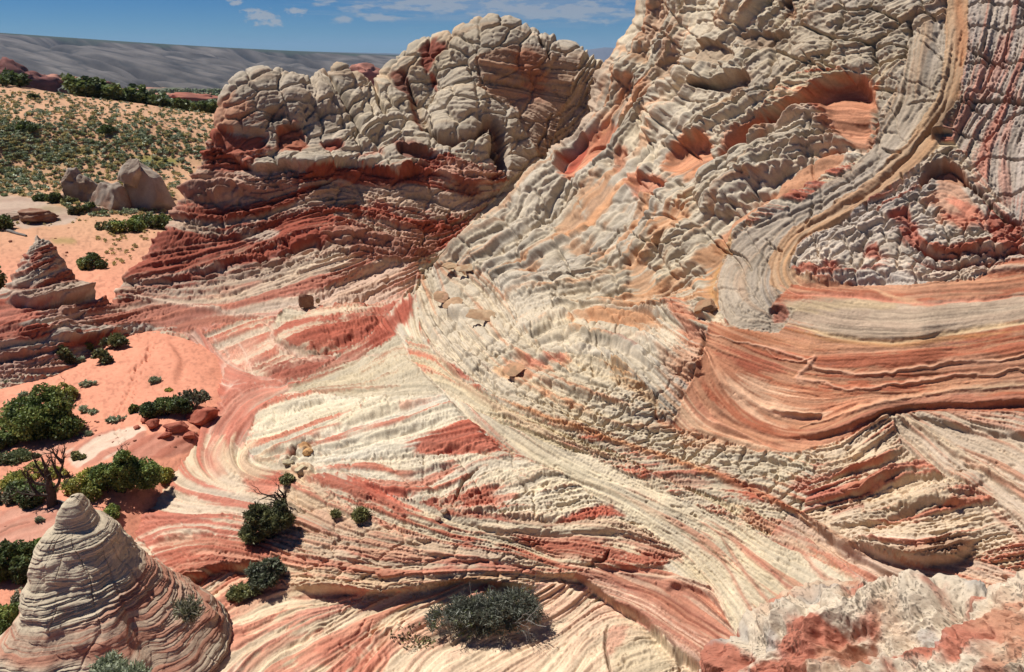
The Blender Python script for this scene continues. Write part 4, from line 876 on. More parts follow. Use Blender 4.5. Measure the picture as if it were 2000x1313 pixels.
ROCK += AR((1500, 560, 25.6), (1700, 560, 25), (1850, 560, 24.9), (2000, 560, 24.9), (2150, 560, 24.8),
           (1300, 600, 28.2), (1410, 560, 26.6), (1300, 500, 30.5), (1100, 590, 31.5), (1200, 540, 31), (1100, 500, 34), (1000, 560, 34.5), (900, 530, 38.3), (900, 470, 41), (850, 510, 41), (1000, 370, 43), (950, 420, 42), (1060, 320, 44.5), (1100, 300, 45), (1160, 175, 46), (1200, 100, 46.6), (1240, 0, 47.3), (1275, -120, 48.5), (1300, -220, 50),
           (1000, 470, 37.5), (1100, 400, 38.8), (1180, 300, 40), (1280, 200, 40.5), (1330, 60, 41.5), (1340, -80, 43), (1220, 420, 34), (1320, 400, 32), (1400, 300, 32.3), (1400, 450, 29.5), (1500, 220, 32.5), (1500, 80, 35), (1500, -80, 37.5), (1500, 400, 28.6), (1600, 300, 30.2), (1700, 150, 31.4), (1700, 0, 33), (1700, -140, 35.5), (1700, 400, 27.5), (1600, 480, 26.8),
           (1850, 300, 28.2), (1850, 100, 30.5), (1850, -100, 33), (2000, 300, 27.8), (2000, 100, 30), (2000, -100, 32.5), (2150, 300, 27.5), (2150, 0, 31), (1850, 450, 26.2), (2000, 450, 26), (2150, 450, 25.9), (1500, -250, 40.5), (1850, -250, 36), (2150, -250, 35),
           # far dome
           (330, 455, 52), (430, 330, 53.2), (440, 235, 54.6), (450, 180, 56), (500, 150, 57), (600, 158, 58), (662, 128, 58.5), (722, 178, 59), (745, 165, 59.2), (790, 102, 59.5), (870, 72, 60), (970, 42, 59), (1050, 84, 58.5), (1120, 90, 58), (1185, 130, 57.5),
           (550, 250, 54), (600, 330, 51), (540, 200, 55), (700, 300, 53), (780, 345, 51), (700, 200, 57), (850, 190, 57), (900, 280, 53.2), (1000, 200, 56.2), (980, 110, 57.2), (960, 320, 52), (1080, 260, 55.5), (1110, 170, 57), (1000, 390, 51), (850, 400, 50), (700, 400, 50), (560, 410, 50.4), (800, 505, 46.3), (650, 500, 46.2), (450, 530, 47.2), (330, 535, 48.6), (430, 440, 50.2), (560, 480, 48), (240, 547, 49.4), (1230, 250, 56), (640, 170, 58.5),
           (370, 375, 53.2), (402, 300, 53.8))
for u_, v_, zz in [(78, 458, 5.3), (40, 510, 3.9), (125, 515, 3.7), (0, 562, 2.9), (165, 556, 2.5), (200, 580, 1.8), (-80, 590, 2.2)]:
    p_ = at_height(u_, v_, zz)
    for dr_, zb_ in ((2.5, max(0, zz - 2.5)), (5.5, -.8), (9, -2)):
        k_ = 1 + dr_ / math.hypot(p_[0], p_[1]); ROCK.append((p_[0] * k_, p_[1] * k_, zb_))
for u_, v_, r_ in [(240, 540, 49.5), (300, 470, 51.5), (340, 405, 53), (375, 340, 53.6), (405, 270, 54)]:
    ROCK += [tuple(at_range(u_, v_, r_)), beyond(u_, v_, r_, 3.0, max(-1, at_range(u_, v_, r_)[2] - 5)), beyond(u_, v_, r_, 7, -1.5)]
for u_, v_, r_ in [(420, 210, 54.5), (500, 150, 57), (600, 158, 58), (662, 128, 58.5), (722, 178, 59), (790, 102, 59.5), (870, 72, 60), (970, 42, 59), (1050, 84, 58.5), (1120, 90, 58), (1185, 130, 57.5), (1260, 180, 57)]:
    z_ = at_range(u_, v_, r_)[2]
    ROCK += [beyond(u_, v_, r_, 4, z_ - 1.6), beyond(u_, v_, r_, 10, max(2, z_ - 8)), beyond(u_, v_, r_, 18, -1)]
for u_, v_, r_, zz in [(850, 510, 41, 1.7), (900, 465, 41.3, 1.8), (1000, 368, 43.2, 2), (1100, 298, 45.2, 2.2), (1160, 172, 46.2, 3), (1240, 0, 47.5, 4), (1275, -120, 48.6, 8)]:
    ROCK += [beyond(u_, v_, r_, 2.2, at_range(u_, v_, r_)[2] - 2.4), beyond(u_, v_, r_, 5.2, zz)]
for u_, r_, z_ in [(1500, 52, 19), (1850, 46, 21), (2150, 42, 21), (1500, 75, 16), (1850, 75, 18), (2200, 70, 18), (1350, 75, 6)]:
    a_ = math.atan2((u_ - 1000), 1640); ROCK.append((r_ * math.sin(a_), r_ * math.cos(a_), z_))

def polar_sheet(spl, az0, az1, r0, r1, ncol, nrow, floor_w=0.25, nr=1500, floor_z=None):
    """columns run away from the camera; rows crowd where the ground shows its face"""
    az = np.linspace(az0, az1, ncol)
    azc = np.linspace(az0, az1, 260); lr = np.linspace(math.log(r0), math.log(r1), nr)
    lrc = np.linspace(math.log(r0), math.log(r1), 420)
    Zc = spl.grid(azc, lrc)
    Zr = np.stack([np.interp(lr, lrc, Zc[:, k]) for k in range(len(azc))], 1)
    tc = (az - az0) / (az1 - az0) * (len(azc) - 1); i = np.clip(tc.astype(int), 0, len(azc) - 2); f = (tc - i)
    Z = Zr[:, i] * (1 - f) + Zr[:, i + 1] * f
    if floor_z is not None: Z = np.maximum(Z, floor_z)
    R = np.exp(lr)[:, None]
    X = R * np.sin(az)[None]; Y = R * np.cos(az)[None]
    U, V = project(X, Y, Z)
    dv = -np.diff(V, axis=0)
    vis = np.zeros(dv.shape, bool); top = np.minimum.accumulate(V, axis=0)
    vis = V[1:] <= top[1:] + 6
    w = np.where(vis, np.abs(dv) * 1.0, np.abs(dv) * 0.12) + floor_w * np.diff(lr)[:, None] * F_PX * 0.10
    inframe = (V[1:] > -60) & (V[1:] < 1370)
    w = np.where(inframe, w, w * .12)
    for _ in range(2):      # neighbours share their row spacing, so the quads stay square
        h_ = max(4, ncol // 60)
        c_ = np.cumsum(np.pad(w, ((0, 0), (h_ + 1, h_)), 'edge'), axis=1); w = (c_[:, 2 * h_ + 1:] - c_[:, :-2 * h_ - 1]) / (2 * h_ + 1)
    W = np.vstack([np.zeros(ncol), np.cumsum(w, axis=0)])
    W /= W[-1:]
    rows = np.linspace(0, 1, nrow)
    LR = np.stack([np.interp(rows, W[:, c], lr) for c in range(ncol)], 1)
    ZZ = np.stack([np.interp(LR[:, c], lr, Z[:, c]) for c in range(ncol)], 1)
    RR = np.exp(LR)
    return RR * np.sin(az)[None], RR * np.cos(az)[None], ZZ
def normals(X, Y, Z):
    P = np.stack([X, Y, Z], -1)
    a = np.gradient(P, axis=1); b = np.gradient(P, axis=0)
    n = np.cross(a, b); n /= np.linalg.norm(n, axis=-1, keepdims=True) + 1e-12
    return n * np.sign(n[..., 2:3] + 1e-9)
def grid_object(name, P, C, mat, keep=None, **props):
    """quads over a grid of points; keep marks the faces that belong"""
    nr, nc = P.shape[:2]
    idx = np.arange(nr * nc).reshape(nr, nc)
    q = np.stack([idx[:-1, :-1], idx[:-1, 1:], idx[1:, 1:], idx[1:, :-1]], -1).reshape(-1, 4)
    co = P.reshape(-1, 3); c = C.reshape(-1, C.shape[-1])
    if keep is not None:
        q = q[keep.reshape(-1)]
        used = np.zeros(len(co), bool); used[q.ravel()] = True
        mp = np.cumsum(used) - 1; q = mp[q]; co = co[used]; c = c[used]
    return raw_object(name, co, q, c, mat, **props)
def raw_object(name, co, q, c, mat, parent=None, smooth=True, **props):
    me = bpy.data.meshes.new(name)
    n, m, k = len(co), len(q), q.shape[1]
    me.vertices.add(n); me.vertices.foreach_set('co', np.ascontiguousarray(co, np.float32).ravel())
    me.loops.add(m * k); me.loops.foreach_set('vertex_index', np.ascontiguousarray(q, np.int32).ravel())
    me.polygons.add(m); me.polygons.foreach_set('loop_start', np.arange(m, dtype=np.int32) * k)
    me.update(calc_edges=True)
    me.polygons.foreach_set('use_smooth', np.full(m, smooth))
    if c is not None:
        at = me.attributes.new('pigment', 'FLOAT_COLOR', 'POINT')
        cc = np.ones((n, 4), np.float32); cc[:, :c.shape[1]] = c
        at.data.foreach_set('color', cc.ravel())
    me.materials.append(mat)
    o = bpy.data.objects.new(name, me); COL.objects.link(o)
    if parent is not None: o.parent = parent
    for a, b in props.items(): o[a] = b
    return o

def rock_material(name, rough=0.9, grain=1.0, bump_scale=1.0, speck=0.5):
    m = bpy.data.materials.new(name); m.use_nodes = True
    n, l = m.node_tree.nodes, m.node_tree.links
    bs = n['Principled BSDF']; bs.inputs['Roughness'].default_value = rough
    bs.inputs['Specular IOR Level'].default_value = 0.15
    at = n.new('ShaderNodeAttribute'); at.attribute_name = 'pigment'
    geo = n.new('ShaderNodeNewGeometry')
    def noise(scale, detail, rough_=0.6):
        t = n.new('ShaderNodeTexNoise'); t.inputs['Scale'].default_value = scale; t.inputs['Detail'].default_value = detail
        t.inputs['Roughness'].default_value = rough_; l.new(geo.outputs['Position'], t.inputs['Vector']); return t
    def mp(s, a, b, c, d):
        r = n.new('ShaderNodeMapRange'); l.new(s, r.inputs[0])
        for k, v in zip((1, 2, 3, 4), (a, b, c, d)): r.inputs[k].default_value = v
        return r.outputs[0]
    n1 = noise(9 * grain, 8, .7); n2 = noise(1.3 * grain, 6, .65); n3 = noise(30 * grain, 4, .75)
    def mul(a, b):
        x = n.new('ShaderNodeMath'); x.operation = 'MULTIPLY'; l.new(a, x.inputs[0]); l.new(b, x.inputs[1]); return x.outputs[0]
    k = mul(mul(mp(n1.outputs['Fac'], .3, .7, .86, 1.12), mp(n2.outputs['Fac'], .3, .7, .90, 1.10)), mp(n3.outputs['Fac'], .36, .5, 1 - 0.30 * speck, 1.02))
    mx = n.new('ShaderNodeVectorMath'); mx.operation = 'SCALE'; l.new(at.outputs['Color'], mx.inputs[0]); l.new(k, mx.inputs['Scale'])
    l.new(mx.outputs[0], bs.inputs['Base Color'])
    b = n.new('ShaderNodeBump'); b.inputs['Strength'].default_value = 0.55 * bump_scale; b.inputs['Distance'].default_value = 0.03
    ad = n.new('ShaderNodeMath'); ad.operation = 'ADD'; l.new(n1.outputs['Fac'], ad.inputs[0])
    h3 = n.new('ShaderNodeMath'); h3.operation = 'MULTIPLY'; h3.inputs[1].default_value = .5; l.new(n3.outputs['Fac'], h3.inputs[0]); l.new(h3.outputs[0], ad.inputs[1])
    l.new(ad.outputs[0], b.inputs['Height']); l.new(b.outputs[0], bs.inputs['Normal'])
    return m
M_ROCK = rock_material('weathered sandstone')
def canvas_xy(U, V): return (U - U0) * SC - 0.5, (V - V0) * SC - 0.5

def thin(pts):
    out = []
    for p in pts:
        if all(math.dist(p, q) > 0.35 for q in out): out.append(p)
    return out
splR = Spline(thin(ROCK))
NC, NR = (1700, 1500) if DETAIL else (900, 800)
X, Y, Z = polar_sheet(splR, math.radians(-42.5), math.radians(43.5), 9, 95, NC, NR)
U, V = project(X, Y, Z)
cx_, cy_ = canvas_xy(U, V)
hh = sample(H, cx_, cy_); cc = sample(PIG, cx_, cy_)
dist = np.sqrt(X * X + Y * Y + (Z - CAM_Z) ** 2)
nn = normals(X, Y, Z)
fade = np.clip((dist - 9) / 6, 0, 1)
P = np.stack([X, Y, Z], -1) + nn * (hh * dist / F_PX * fade)[..., None] * 1.1
rid = RID[np.clip(cy_.astype(int), 0, NH - 1), np.clip(cx_.astype(int), 0, NW - 1)]
rr = np.hypot(X, Y)
fu = U[:-1, :-1]; fv = V[:-1, :-1]; fr = rr[:-1, :-1]
is_left = (inside(fu, fv, [(-400, 300), (150, 300), (215, 560), (215, 600), (160, 650), (140, 700), (-400, 830)]) & (fr < 50))
ridge_line = [(735, 645), (820, 560), (810, 500), (1100, 200), (1240, -400), (2600, -400), (2600, 1000), (2000, 1300), (1700, 1120), (1560, 1010), (1400, 940), (1200, 868), (1000, 800), (850, 700), (800, 660)]
is_dome = (fr > 44.8) & (fv < 600) & ~is_left & (fu < 1500) & ((fu < 1180) | (fr > 50))
is_slope = inside(fu, fv, ridge_line) & ~is_dome & ~is_left
rest = ~(is_left | is_dome | is_slope)
o = grid_object('rock_floor', P, cc, M_ROCK, rest, kind='structure', label='swirled red and cream slickrock floor of the basin')
o = grid_object('rock_slope', P, cc, M_ROCK, is_slope, kind='structure', label='lumpy pale sandstone slope rising on the right')
o = grid_object('rock_dome', P, cc, M_ROCK, is_dome, kind='structure', label='knobbly grey sandstone dome on red beds behind the basin')
o = grid_object('rock_butte', P, cc, M_ROCK, is_left, kind='structure', label='small banded rock butte with a capped cone at the left edge')
# ----------------------------------------------------------------- noise in space, for single rocks and far land
def hash3(i, j, k, s=0):
    h = (i * 374761393 + j * 668265263 + k * 2147483647 + s * 1274126177) & 0xffffffff
    h = ((h ^ (h >> 13)) * 1274126177) & 0xffffffff
    return ((h ^ (h >> 16)) & 0xffff) / 32767.5 - 1
def noise3(p, s=0):
    p = np.asarray(p, float); i = np.floor(p).astype(np.int64); f = p - i; f = f * f * (3 - 2 * f)
    r = 0
    for a in (0, 1):
        for b in (0, 1):
            for c in (0, 1):
                w = (f[..., 0] if a else 1 - f[..., 0]) * (f[..., 1] if b else 1 - f[..., 1]) * (f[..., 2] if c else 1 - f[..., 2])
                r = r + w * hash3(i[..., 0] + a, i[..., 1] + b, i[..., 2] + c, s)
    return r
def fbm3(p, octv=4, s=0, gain=.5):
    r = 0; a = 1; t = 0
    for o_ in range(octv): r = r + a * noise3(np.asarray(p) * 2 ** o_ + 17.3 * o_, s + o_); t += a; a *= gain
    return r / t

# ----------------------------------------------------------------- sand and meadow
ROCK_PIG, ROCK_H = PIG, H
SAND = (246, 160, 122)
PIG = np.zeros((NH, NW, 3), np.float32) + pig(SAND)
H = np.zeros((NH, NW), np.float32)
tone = 1 + 0.08 * fbm(80, 4) + 0.05 * FW
PIG *= tone[..., None]
far_ = sstep(600, 400, GV)
PIG = PIG * (1 - 0.62 * far_[..., None]) + pig((208, 176, 128)) * 0.62 * far_[..., None] * tone[..., None]
PIG *= (1 - .22 * sstep(.35, .6, vnoise(4.5, 3) + .4 * fbm(30, 2)))[..., None]
H += fbm(40, 3, 1.6) * 2.6 + fbm(9, 2) * 0.7 + .5 * np.sin((GU * .5 + GV + 3 * WARPV) / 2.6) * sstep(-.1, .4, fbm(90, 2))
# slickrock showing through the sand
def slab(poly, c1, c2, run, rf=.5):
    b, sd = sdist(poly, 8, 1.0)
    m = np.clip(0.5 + sd / 5 + 0.6 * FW[b], 0, 1)
    a = math.radians(run); q = (-GU[b] * math.sin(a) + GV[b] * math.cos(a)) + WARPV[b] * 1.6
    st = np.sin(q / 3.1 + 3 * fbm(50, 2)[b]) * .5 + np.sin(q / 7.3) * .5
    t = sstep(-.3, .5, st + (rf - .5) * 2)[..., None]
    c = (pig(c1) * (1 - t) + pig(c2) * t) * tone[b][..., None]
    PIG[b] = PIG[b] * (1 - m[..., None]) + c * m[..., None]
    H[b] += m * (st * 1.3 + 1)
slab([(130, 880), (200, 845), (265, 830), (285, 842), (240, 878), (190, 905), (150, 910)], (236, 206, 178), (214, 140, 112), -28, .45)
slab([(70, 880), (120, 860), (190, 835), (160, 860), (100, 890)], (226, 160, 130), (214, 138, 110), -28)
slab([(-100, 1020), (60, 985), (140, 990), (110, 1030), (60, 1060), (-100, 1090)], (226, 160, 132), (216, 142, 114), -20)
slab([(-150, 380), (40, 382), (120, 405), (150, 425), (100, 440), (-150, 438)], (206, 178, 154), (190, 158, 136), -5)
slab([(270, 850), (330, 845), (400, 850), (370, 880), (300, 895), (240, 890)], (214, 140, 112), (200, 120, 92), -40)
line([(-20, 1050), (20, 1030), (60, 1020)], 1.6, (130, 90, 70), .6, 3)
# footprints up the dune
rf_ = random.Random(4)
trail = curve([(238, 858), (228, 815), (250, 780), (262, 735), (285, 700), (300, 668)], 10)
for k in range(170):
    p = trail[rf_.randrange(len(trail))]; w_ = 7 + 5 * (p[1] - 660) / 200
    bump(p[0] + rf_.uniform(-w_, w_), p[1] + rf_.uniform(-7, 7), 3.6, 2.2, 20, -3.2)
# dune crest towards the wash
ledge([(320, 662), (348, 692), (352, 720), (338, 750)], 7, 30, 1, w=3)
# green and dry cover of the meadow
gz = sstep(440, 395, GV) 
g1 = sstep(.02, .5, fbm(70, 4, 2.5) + 0.25 * np.exp(-((GV - 300) / 34) ** 2) - .12) * gz
g2 = sstep(.05, .4, fbm(26, 3, 2.2)) * gz
PIG = PIG * (1 - .55 * g1[..., None]) + pig((150, 142, 78)) * .55 * g1[..., None]
PIG = PIG * (1 - .35 * g2[..., None]) + pig((186, 150, 100)) * .35 * g2[..., None]
for p_, o_ in [([(250, 305), (300, 300), (360, 315), (300, 322)], .8), ([(90, 290), (150, 280), (200, 295), (140, 305)], .7), ([(20, 300), (60, 305), (50, 315), (10, 312)], .7), ([(170, 312), (240, 312), (220, 322)], .6), ([(100, 468), (140, 466), (150, 474), (110, 478)], .5)]:
    paint(p_, (142, 146, 52), o_, 5, 0, keep=0)
paint([(110, 285), (160, 300), (220, 310), (290, 322), (340, 335), (250, 320), (170, 312)], (236, 186, 146), .8, 3, .3, keep=0)
SANDP = AH((-150, 1350, -.6), (0, 1250, -.45), (100, 1150, -.3), (30, 1060, -.1), (150, 1050, -.1), (100, 980, .1), (0, 950, .0), (-150, 1000, 0), (60, 860, .1), (200, 860, .2), (150, 780, .3), (250, 760, .45), (300, 700, .7), (240, 690, .6), (340, 745, .55), (-100, 800, .1),
           (235, 1005, .02), (290, 945, .1), (340, 897, .15), (385, 845, .3), (425, 800, .4), (432, 765, .4), (405, 718, .35), (352, 668, .35), (300, 645, .35), (180, 662, .3), (130, 722, .15), (0, 765, .1),
           (330, 1030, -.8), (450, 890, -.8), (520, 770, -.8), (480, 690, -.7), (380, 620, -.8), (200, 615, -.8), (30, 640, -.8), (420, 1000, -1), (250, 1150, -.8), (600, 1000, -2), (900, 1200, -2.5), (800, 700, -3), (1000, 600, -4),
           (150, 520, -.6), (205, 545, -.5), (300, 455, -.4), (340, 400, -.2), (250, 480, -.5), (100, 440, 0), (0, 460, 0), (-150, 450, 0), (0, 400, .6), (200, 400, .5), (330, 385, .4), (200, 335, 1.4), (0, 335, 1.6), (350, 330, 1.2), (-150, 330, 1.8))
SANDP += AR((300, 250, 115), (100, 250, 115), (-80, 250, 115), (200, 215, 145), (0, 200, 145), (400, 250, 120), (20, 166, 176), (110, 182, 172), (200, 193, 172), (330, 213, 175), (420, 226, 178), (-100, 158, 176), (520, 235, 178), (700, 245, 180), (1000, 250, 180), (1250, 255, 180))
for u_, v_, r_ in [(-100, 158, 176), (20, 166, 176), (110, 182, 172), (200, 193, 172), (330, 213, 175), (420, 226, 178), (700, 245, 180), (1100, 250, 180)]:
    z_ = at_range(u_, v_, r_)[2]; SANDP += [beyond(u_, v_, r_, 22, z_ - 2.5), beyond(u_, v_, r_, 75, z_ - 14)]
SANDP += [(-20, 6, -.8), (-40, 14, -.5), (-70, 30, .5), (-90, 60, 2), (-120, 90, 5), (-6, 8, -1), (-200, 110, 5)]
SANDP += [(0, 60, -3), (20, 60, -3), (0, 90, -1), (25, 90, -1)]
splS = Spline(thin(SANDP))
X, Y, Z = polar_sheet(splS, math.radians(-62), math.radians(12), 6, 250, 1150 if DETAIL else 500, 900 if DETAIL else 500)
U, V = project(X, Y, Z); cx_, cy_ = canvas_xy(U, V)
dist = np.sqrt(X * X + Y * Y + (Z - CAM_Z) ** 2)
hz = sample(H, cx_, cy_) * dist / F_PX * .8
cc = sample(PIG, cx_, cy_)
P3 = np.stack([X, Y, Z + hz], -1)
M_SAND = rock_material('desert sand', 0.95, 2.2, 0.5, 0.25)
grid_object('sand', P3, cc, M_SAND, kind='structure', label='orange sand and dry meadow rising behind the rocks')
def sand_z(x, y):
    az = np.array([math.atan2(x, y)]); lr = np.array([math.log(math.hypot(x, y))])
    return float(splS.grid(az, lr)[0, 0])
def rock_z(x, y):
    az = np.array([math.atan2(x, y)]); lr = np.array([math.log(math.hypot(x, y))])
    return float(splR.grid(az, lr)[0, 0])
def on_ground(u, v, which='sand', rmin=9., rmax=400.):
    """where the line of sight through (u, v) meets the sand or the rock"""
    f = {'sand': splS, 'rock': splR}[which]
    if which == 'rock': rmax = min(rmax, 94)
    d = direction(u, v); k = 1 / math.hypot(d[0], d[1]); az = np.array([math.atan2(d[0], d[1])])
    rs = np.exp(np.linspace(math.log(rmin), math.log(rmax), 900))
    g_ = f.grid(az, np.log(rs))[:, 0]; s_ = CAM_Z + d[2] * k * rs
    hit = np.where(s_ <= g_)[0]
    r = rs[hit[0]] if len(hit) else rs[-1]
    zz = float(g_[hit[0]]) if len(hit) else float(s_[-1])
    return np.array([d[0] * k * r, d[1] * k * r, zz])
PIG, H = ROCK_PIG, ROCK_H

# ----------------------------------------------------------------- the plain, the long grey slope and the far mesas
def simple_mat(name, col, rough=.9, var=.25, scale=1.0):
    m = bpy.data.materials.new(name); m.use_nodes = True
    n, l = m.node_tree.nodes, m.node_tree.links; bs = n['Principled BSDF']
    bs.inputs['Roughness'].default_value = rough; bs.inputs['Specular IOR Level'].default_value = .2
    t = n.new('ShaderNodeTexNoise'); t.inputs['Scale'].default_value = scale; t.inputs['Detail'].default_value = 6
    g = n.new('ShaderNodeNewGeometry'); l.new(g.outputs['Position'], t.inputs['Vector'])
    r = n.new('ShaderNodeMapRange'); l.new(t.outputs['Fac'], r.inputs[0])
    for k, v in zip((1, 2, 3, 4), (.3, .7, 1 - var, 1 + var)): r.inputs[k].default_value = v
    mx = n.new('ShaderNodeVectorMath'); mx.operation = 'SCALE'; mx.inputs[0].default_value = col; l.new(r.outputs[0], mx.inputs['Scale'])
    l.new(mx.outputs[0], bs.inputs['Base Color'])
    return m
M_FAR = rock_material('far land', .95, 0.02, 0.0, 0.0)
def far_sheet(name, az0, az1, r0, r1, nc, nr, fz, fc, **pr):
    az = np.linspace(az0, az1, nc); r = np.exp(np.linspace(math.log(r0), math.log(r1), nr))
    A, R = np.meshgrid(az, r); x = R * np.sin(A); y = R * np.cos(A)
    z = fz(x, y, R, A); c = fc(x, y, z, R, A)
    return grid_object(name, np.stack([x, y, z], -1), c, M_FAR, **pr)
def plain_z(R): return np.interp(np.log(R), np.log([150, 260, 600, 1500, 3000, 20000]), [-16, -13, -22, -42, -88, -120])
def plain_c(x, y, z, R, A):
    n_ = fbm3(np.stack([x / 70, y / 220, z * 0], -1), 4, 5) + 0.3 * fbm3(np.stack([x / 20, y / 60, z * 0], -1), 3, 9)
    t = sstep(-.25, .2, n_)[..., None]
    return pig((196, 138, 108)) * (1 - t) + pig((104, 108, 78)) * t
far_sheet('plain', -1.3, 1.3, 150, 24000, 500, 300, lambda x, y, R, A: plain_z(R) + 3 * fbm3(np.stack([x / 90, y / 90, x * 0], -1), 3), plain_c, kind='structure')
def az_of(u): return math.atan2(u - CU, F_PX * CP + 545 * SP)
us = np.array([-700, 0, 150, 300, 450, 600, 780, 1000, 1300]); sky_v = np.array([58, 68, 77, 86, 94, 101, 108, 118, 135])
azs = np.array([az_of(u) for u in us])
def elev(v, az): # tangent of the elevation of a skyline row
    return np.tan(np.arctan((CV - v) / F_PX) - PITCH) * np.cos(az) ** 0.35
top_e = np.interp(np.linspace(-.9, .4, 60), azs, elev(sky_v, azs)); tope_az = np.linspace(-.9, .4, 60)
def scarp_z(x, y, R, A):
    te = np.interp(A, tope_az, top_e)
    zt = CAM_Z + te * 5200; zb = -95.0
    t = np.clip((R - 2700) / 2500, 0, 1.0)
    z = zb + (zt - zb) * (t * .75 + .25 * sstep(0, 1, t)) - np.clip(R - 5200, 0, 1e9) * .03
    # gullies running down the dip, slantwise
    a = A * 5200; q = np.stack([(a + R * .62) / 300, (R - a * .2) / 1500, x * 0], -1)
    n_ = 1 - np.abs(fbm3(q, 4, 3) * 2.2)
    q2 = np.stack([(a + R * .55) / 90, (R) / 420, x * 0], -1); n2 = 1 - np.abs(fbm3(q2, 3, 8) * 2.2)
    return z - (90 * np.clip(n_, 0, 1) ** 3 + 9 * np.clip(n2, 0, 1) ** 2) * sstep(0.02, .2, t) * sstep(1.0, .9, t)
def scarp_c(x, y, z, R, A):
    a = A * 5200; q = np.stack([(a + R * .62) / 300, (R - a * .2) / 1500, x * 0], -1)
    q2 = np.stack([(a + R * .55) / 90, (R) / 420, x * 0], -1)
    n_ = np.maximum(np.exp(-(fbm3(q, 4, 3) / .05) ** 2), .7 * np.exp(-(fbm3(q2, 3, 8) / .06) ** 2))[..., None]
    v_ = fbm3(np.stack([(a + R * .5) / 45, R / 220, x * 0], -1), 5, 12)[..., None]
    c = pig((100, 95, 90)) * (1 + 1.1 * v_); c = c * (1 - .85 * n_) + pig((44, 48, 48)) * .85 * n_
    top = sstep(5090, 5150, R + 120 * fbm3(np.stack([a / 200, R / 100, x * 0], -1), 3, 2))[..., None]
    foot = (1 - sstep(2700, 2950, R + 80 * v_[..., 0]))[..., None]
    c = c * (1 - top) + pig((70, 84, 70)) * top
    return c * (1 - foot * .6) + pig((120, 92, 84)) * .6 * foot
far_sheet('long_slope', -.9, .35, 2650, 5600, 1300, 320, scarp_z, scarp_c, kind='structure', label='long grey gullied slope along the horizon')
def mesa(name, u0, u1, tops, r0, col, label):
    a0, a1 = az_of(u0), az_of(u1); az_t = [az_of(u) for u, v in tops]; e_t = [float(elev(v, az_of(u))) for u, v in tops]
    def fz(x, y, R, A):
        te = np.interp(A, az_t, e_t); zt = CAM_Z + te * r0
        t = sstep(r0 * .93, r0, R) * sstep(r0 * 1.2, r0 * 1.1, R)
        edge = sstep(a0, a0 + .01, A) * sstep(a1, a1 - .01, A)
        return -130 + (zt + 130) * t * edge + 10 * fbm3(np.stack([x / 500, y / 500, x * 0], -1), 3, 6)
    far_sheet(name, a0, a1, r0 * .9, r0 * 1.22, 200, 40, fz, lambda x, y, z, R, A: np.broadcast_to(pig(col), x.shape + (3,)), kind='structure', label=label)
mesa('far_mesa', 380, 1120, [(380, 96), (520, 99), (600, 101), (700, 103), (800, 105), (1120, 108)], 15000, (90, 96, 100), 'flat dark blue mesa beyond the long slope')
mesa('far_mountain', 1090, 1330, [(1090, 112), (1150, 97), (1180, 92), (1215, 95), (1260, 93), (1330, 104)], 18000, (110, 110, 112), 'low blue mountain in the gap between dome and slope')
# ----------------------------------------------------------------- single rocks
def empty(name, loc, label, cat, group=None, rz=0):
    o = bpy.data.objects.new(name, None); o.location = loc; o.rotation_euler = (0, 0, rz); COL.objects.link(o)
    o['label'] = label; o['category'] = cat
    if group: o['group'] = group
    return o
def strata_cols(h, p, creams, reds, rfrac, sc=9.0, seed=0):
    """bands by height h (metres) with wobble; p for local tone"""
    q = np.zeros(h.shape + (3,)); q[..., 0] = h * sc; q[..., 1] = p[..., 0] * .25; q[..., 2] = p[..., 1] * .25
    b = fbm3(q, 3, seed) + .35 * noise3(q * np.array([2.6, 1, 1]), seed + 5)
    t = sstep(.16, -.16, b - (rfrac - .5) * 1.2)[..., None]
    t = 1 - t
    c = pig(creams) * (1 - t) + pig(reds) * t
    return c, b
